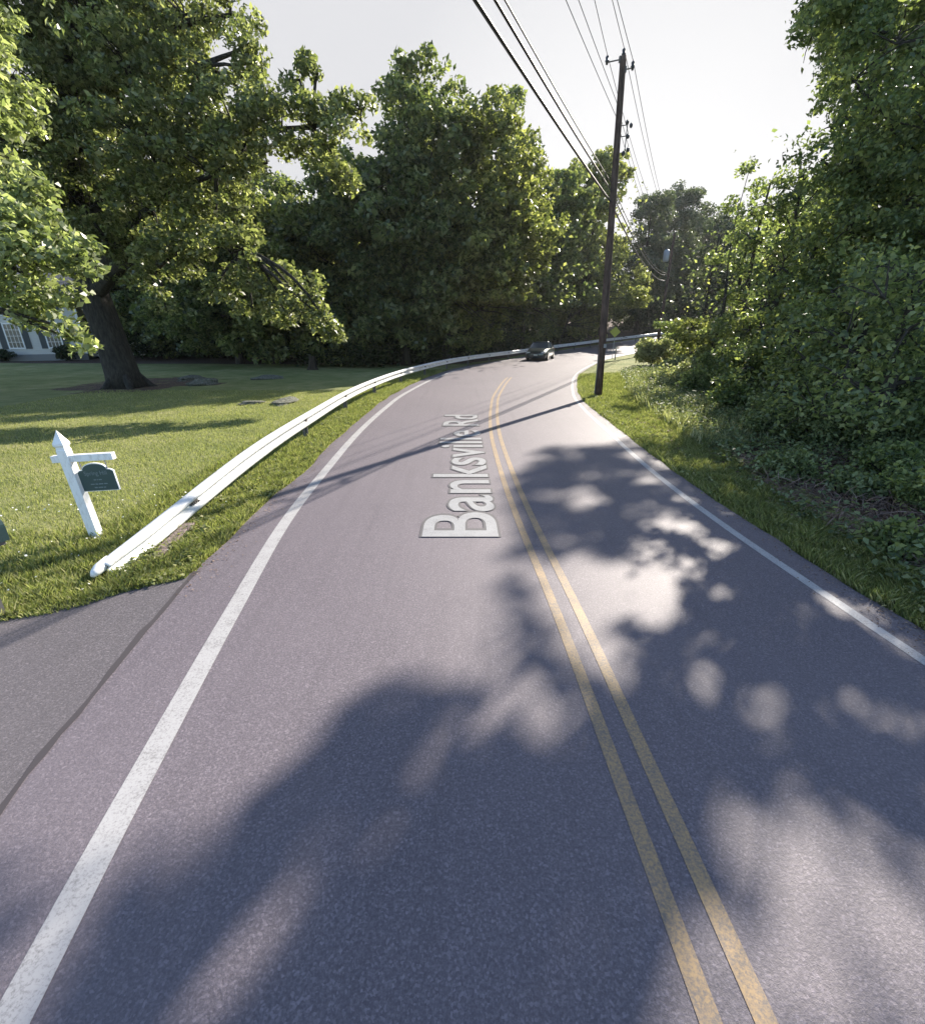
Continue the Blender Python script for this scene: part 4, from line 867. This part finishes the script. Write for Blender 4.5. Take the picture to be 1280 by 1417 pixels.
wire('thick black cable strung lowest over the road', (P1.x-.34, P1.y-.1, 6.62), (656, 0), 6.25, P2+Vector((-.15, 0, 7.0)), .028, 'wire', .4, .7)
wire('middle black cable, just right of the lowest one', (P1.x-.36, P1.y-.1, 6.95), (684, 0), 6.55, P2+Vector((-.15, 0, 7.5)), .022, 'wire', .45, .7)
wire('upper thin black cable of the three heavy ones', (P1.x-.36, P1.y-.1, 7.15), (695, 0), 6.72, P2+Vector((-.15, 0, 7.7)), .014, 'wire', .45, .7)
wire('grey wire furthest left of the thin upper ones', (P1.x-.44, P1.y-.1, 9.0), (780, 0), 8.65, P2+Vector((-.15, 0, 9.8)), .008, 'bare_wire', .45, .9)
wire('grey wire second from the left of the thin upper ones', (P1.x-.45, P1.y-.1, 9.35), (797, 0), 9.0, P2+Vector((-.15, 0, 10.1)), .008, 'bare_wire', .45, .9)
wire('line wire tied to the left insulator of the near pole', T1+Vector((0, 0, .1))-U*.5, (819, 0), 10.3, T2-U*.5+Vector((0, 0, .1)), .009, 'bare_wire', .5, .9)
wire('line wire tied to the insulator on top of the near pole', T1+Vector((0, 0, .19)), (843, 0), 10.4, T2+Vector((0, 0, .19)), .009, 'bare_wire', .5, .9)
wire('line wire tied to the right insulator of the near pole', T1+Vector((0, 0, -.18))+U*.32, (853, 0), 10.15, T2+U*.32-Vector((0, 0, .2)), .009, 'bare_wire', .5, .9)

# ------------------------------------------------------------------ signs beyond the pole
x, y = 13.6, 44.2; z0 = float(gz(x, y))
ws = empty('warning_sign', (x, y, z0), R(-16), 'yellow diamond warning sign on a thin post behind the near pole', 'road sign')
mb = MB(); s = .46; V, F = slab([(0, 2.25-s), (s, 2.25), (0, 2.25+s), (-s, 2.25)], -.01, .01); mesh_obj('sign_plate', V, F, M['yellow'], ws)
mb = MB(); mb.box((0, .035, 1.2), (.05, .04, 2.5)); mb.build('post', M['galv'], ws)
dp = empty('marker_post', (13.1, 41.8, 0), 0, 'short grey marker post on the verge behind the near pole', 'post')
mb = MB(); mb.box((0, 0, .55), (.09, .03, 1.1)); mb.build('post', M['galv'], dp, bevel=.005); mb = MB(); mb.box((0, -.02, .98), (.07, .006, .14)); mb.build('reflector', M['trim'], dp)

# ------------------------------------------------------------------ car
def car(x, y, ang):
    e = empty('car', (x, y, float(zb(x, y))), ang, 'dark grey green car driving towards the camera at the far bend', 'car')
    # car faces -Y in its own frame; stations along y: (y, half width, z bottom, z belt)
    st = [(-2.28, .62, .38, .62), (-2.22, .76, .26, .72), (-2.0, .85, .2, .8), (-1.5, .9, .18, .9), (-.95, .91, .18, .97), (0, .92, .18, 1.0), (1.0, .92, .18, 1.01), (1.6, .9, .2, 1.03), (2.1, .84, .24, 1.0), (2.28, .74, .34, .9)]
    V = []; F = []
    for (yy, hw, zb_, zt) in st:
        V += [(-hw*.9, yy, zb_), (-hw, yy, zb_+(zt-zb_)*.3), (-hw*.99, yy, zb_+(zt-zb_)*.7), (-hw*.9, yy, zt-.03), (-hw*.6, yy, zt+.02), (0, yy, zt+.035), (hw*.6, yy, zt+.02), (hw*.9, yy, zt-.03), (hw*.99, yy, zb_+(zt-zb_)*.7), (hw, yy, zb_+(zt-zb_)*.3), (hw*.9, yy, zb_)]
    n = 11
    for i in range(len(st)-1):
        for j in range(n): F.append((i*n+j, i*n+(j+1) % n, (i+1)*n+(j+1) % n, (i+1)*n+j))
    F.append(tuple(reversed(range(n)))); F.append(tuple(range(len(V)-n, len(V))))
    body = mesh_obj('body', V, F, M['car'], e, True)
    # glasshouse
    gh = [(-1.0, .80, .97, .98), (-.25, .64, .97, 1.41), (.5, .63, .98, 1.45), (1.1, .62, .98, 1.41), (1.75, .76, 1.0, 1.04)]
    V = []; F = []
    for (yy, hw, zl, zt) in gh: V += [(-.82 if zt > 1.1 else -hw, yy, zl), (-hw, yy, zt), (hw, yy, zt), (.82 if zt > 1.1 else hw, yy, zl)]
    for i in range(len(gh)-1):
        for j in (0, 2): F.append((i*4+j, i*4+j+1, (i+1)*4+j+1, (i+1)*4+j))
    for i in (0, 3): F.append((i*4+1, i*4+2, (i+1)*4+2, (i+1)*4+1))
    mesh_obj('windows', V, F, M['glass_dark'], e)
    mb = MB()
    mb.add([(-.655, -.27, 1.405), (-.645, .5, 1.455), (-.635, 1.12, 1.405), (.635, 1.12, 1.405), (.645, .5, 1.455), (.655, -.27, 1.405), (-.5, -.27, 1.44), (-.5, .5, 1.495), (-.5, 1.12, 1.445), (.5, 1.12, 1.445), (.5, .5, 1.495), (.5, -.27, 1.44)],
           [(0, 1, 7, 6), (1, 2, 8, 7), (6, 7, 10, 11), (7, 8, 9, 10), (11, 10, 4, 5), (10, 9, 3, 4), (0, 6, 11, 5), (2, 3, 9, 8), (0, 5, 4, 1), (1, 4, 3, 2)])
    mb.build('roof', M['car'], e, True)
    mb = MB()
    for s in (-1, 1):
        mb.tube([(s*.82, -1.02, .97), (s*.655, -.26, 1.42)], .03, 6); mb.tube([(s*.83, .32, 1.0), (s*.65, .42, 1.43)], .035, 6); mb.tube([(s*.78, 1.75, 1.03), (s*.64, 1.1, 1.42)], .045, 6)
    mb.build('pillars', M['car'], e)
    for sx in (-1, 1):
        for yy in (-1.42, 1.38):
            mb = MB(); mb.tube([(sx*.70, yy, .32), (sx*.93, yy, .32)], .33, 20); wl = mb.build('wheel', M['tyre'], e, False, .02)
            mb = MB(); mb.tube([(sx*.9, yy, .32), (sx*.94, yy, .32)], .21, 16); mb.build('rim', M['rim'], wl)
        mb = MB(); mb.box((sx*.64, -2.2, .67), (.34, .12, .13)); mb.build('headlight', M['lamp'], e, bevel=.02)
        mb = MB(); mb.box((sx*.66, 2.24, .85), (.3, .08, .14)); mb.build('tail_light', M['tail'], e)
        mb = MB(); mb.box((sx*1.0, -.75, 1.04), (.18, .1, .12)); mb.build('mirror', M['car'], e, bevel=.02)
    mb = MB(); mb.box((0, -2.28, .62), (.7, .04, .12)); mb.build('grille', M['black'], e); mb = MB(); mb.box((0, -2.27, .34), (1.1, .04, .12)); mb.build('air_intake', M['black'], e)
    mb = MB(); mb.box((0, -2.31, .48), (.31, .015, .13)); mb.build('number_plate', M['plate'], e)
    return e
car(6.85, 42.8, math.atan2(-.36, 1))

# ------------------------------------------------------------------ summer haze in the air
hz = MB(); hz.box((0, 60, 20), (500, 560, 60)); hz.V = [(x, y, -1.5 if z < 0 else 45) for x, y, z in hz.V]
hm = bpy.data.materials.new('haze'); hm.use_nodes = True; n_ = hm.node_tree.nodes; n_.remove(n_['Principled BSDF']); pv = n_.new('ShaderNodeVolumePrincipled')
pv.inputs['Density'].default_value = .0002; pv.inputs['Color'].default_value = (.9, .92, .95, 1); pv.inputs['Anisotropy'].default_value = .4
hm.node_tree.links.new(pv.outputs[0], n_['Material Output'].inputs['Volume']); tag(hz.build('haze', hm), kind='stuff')
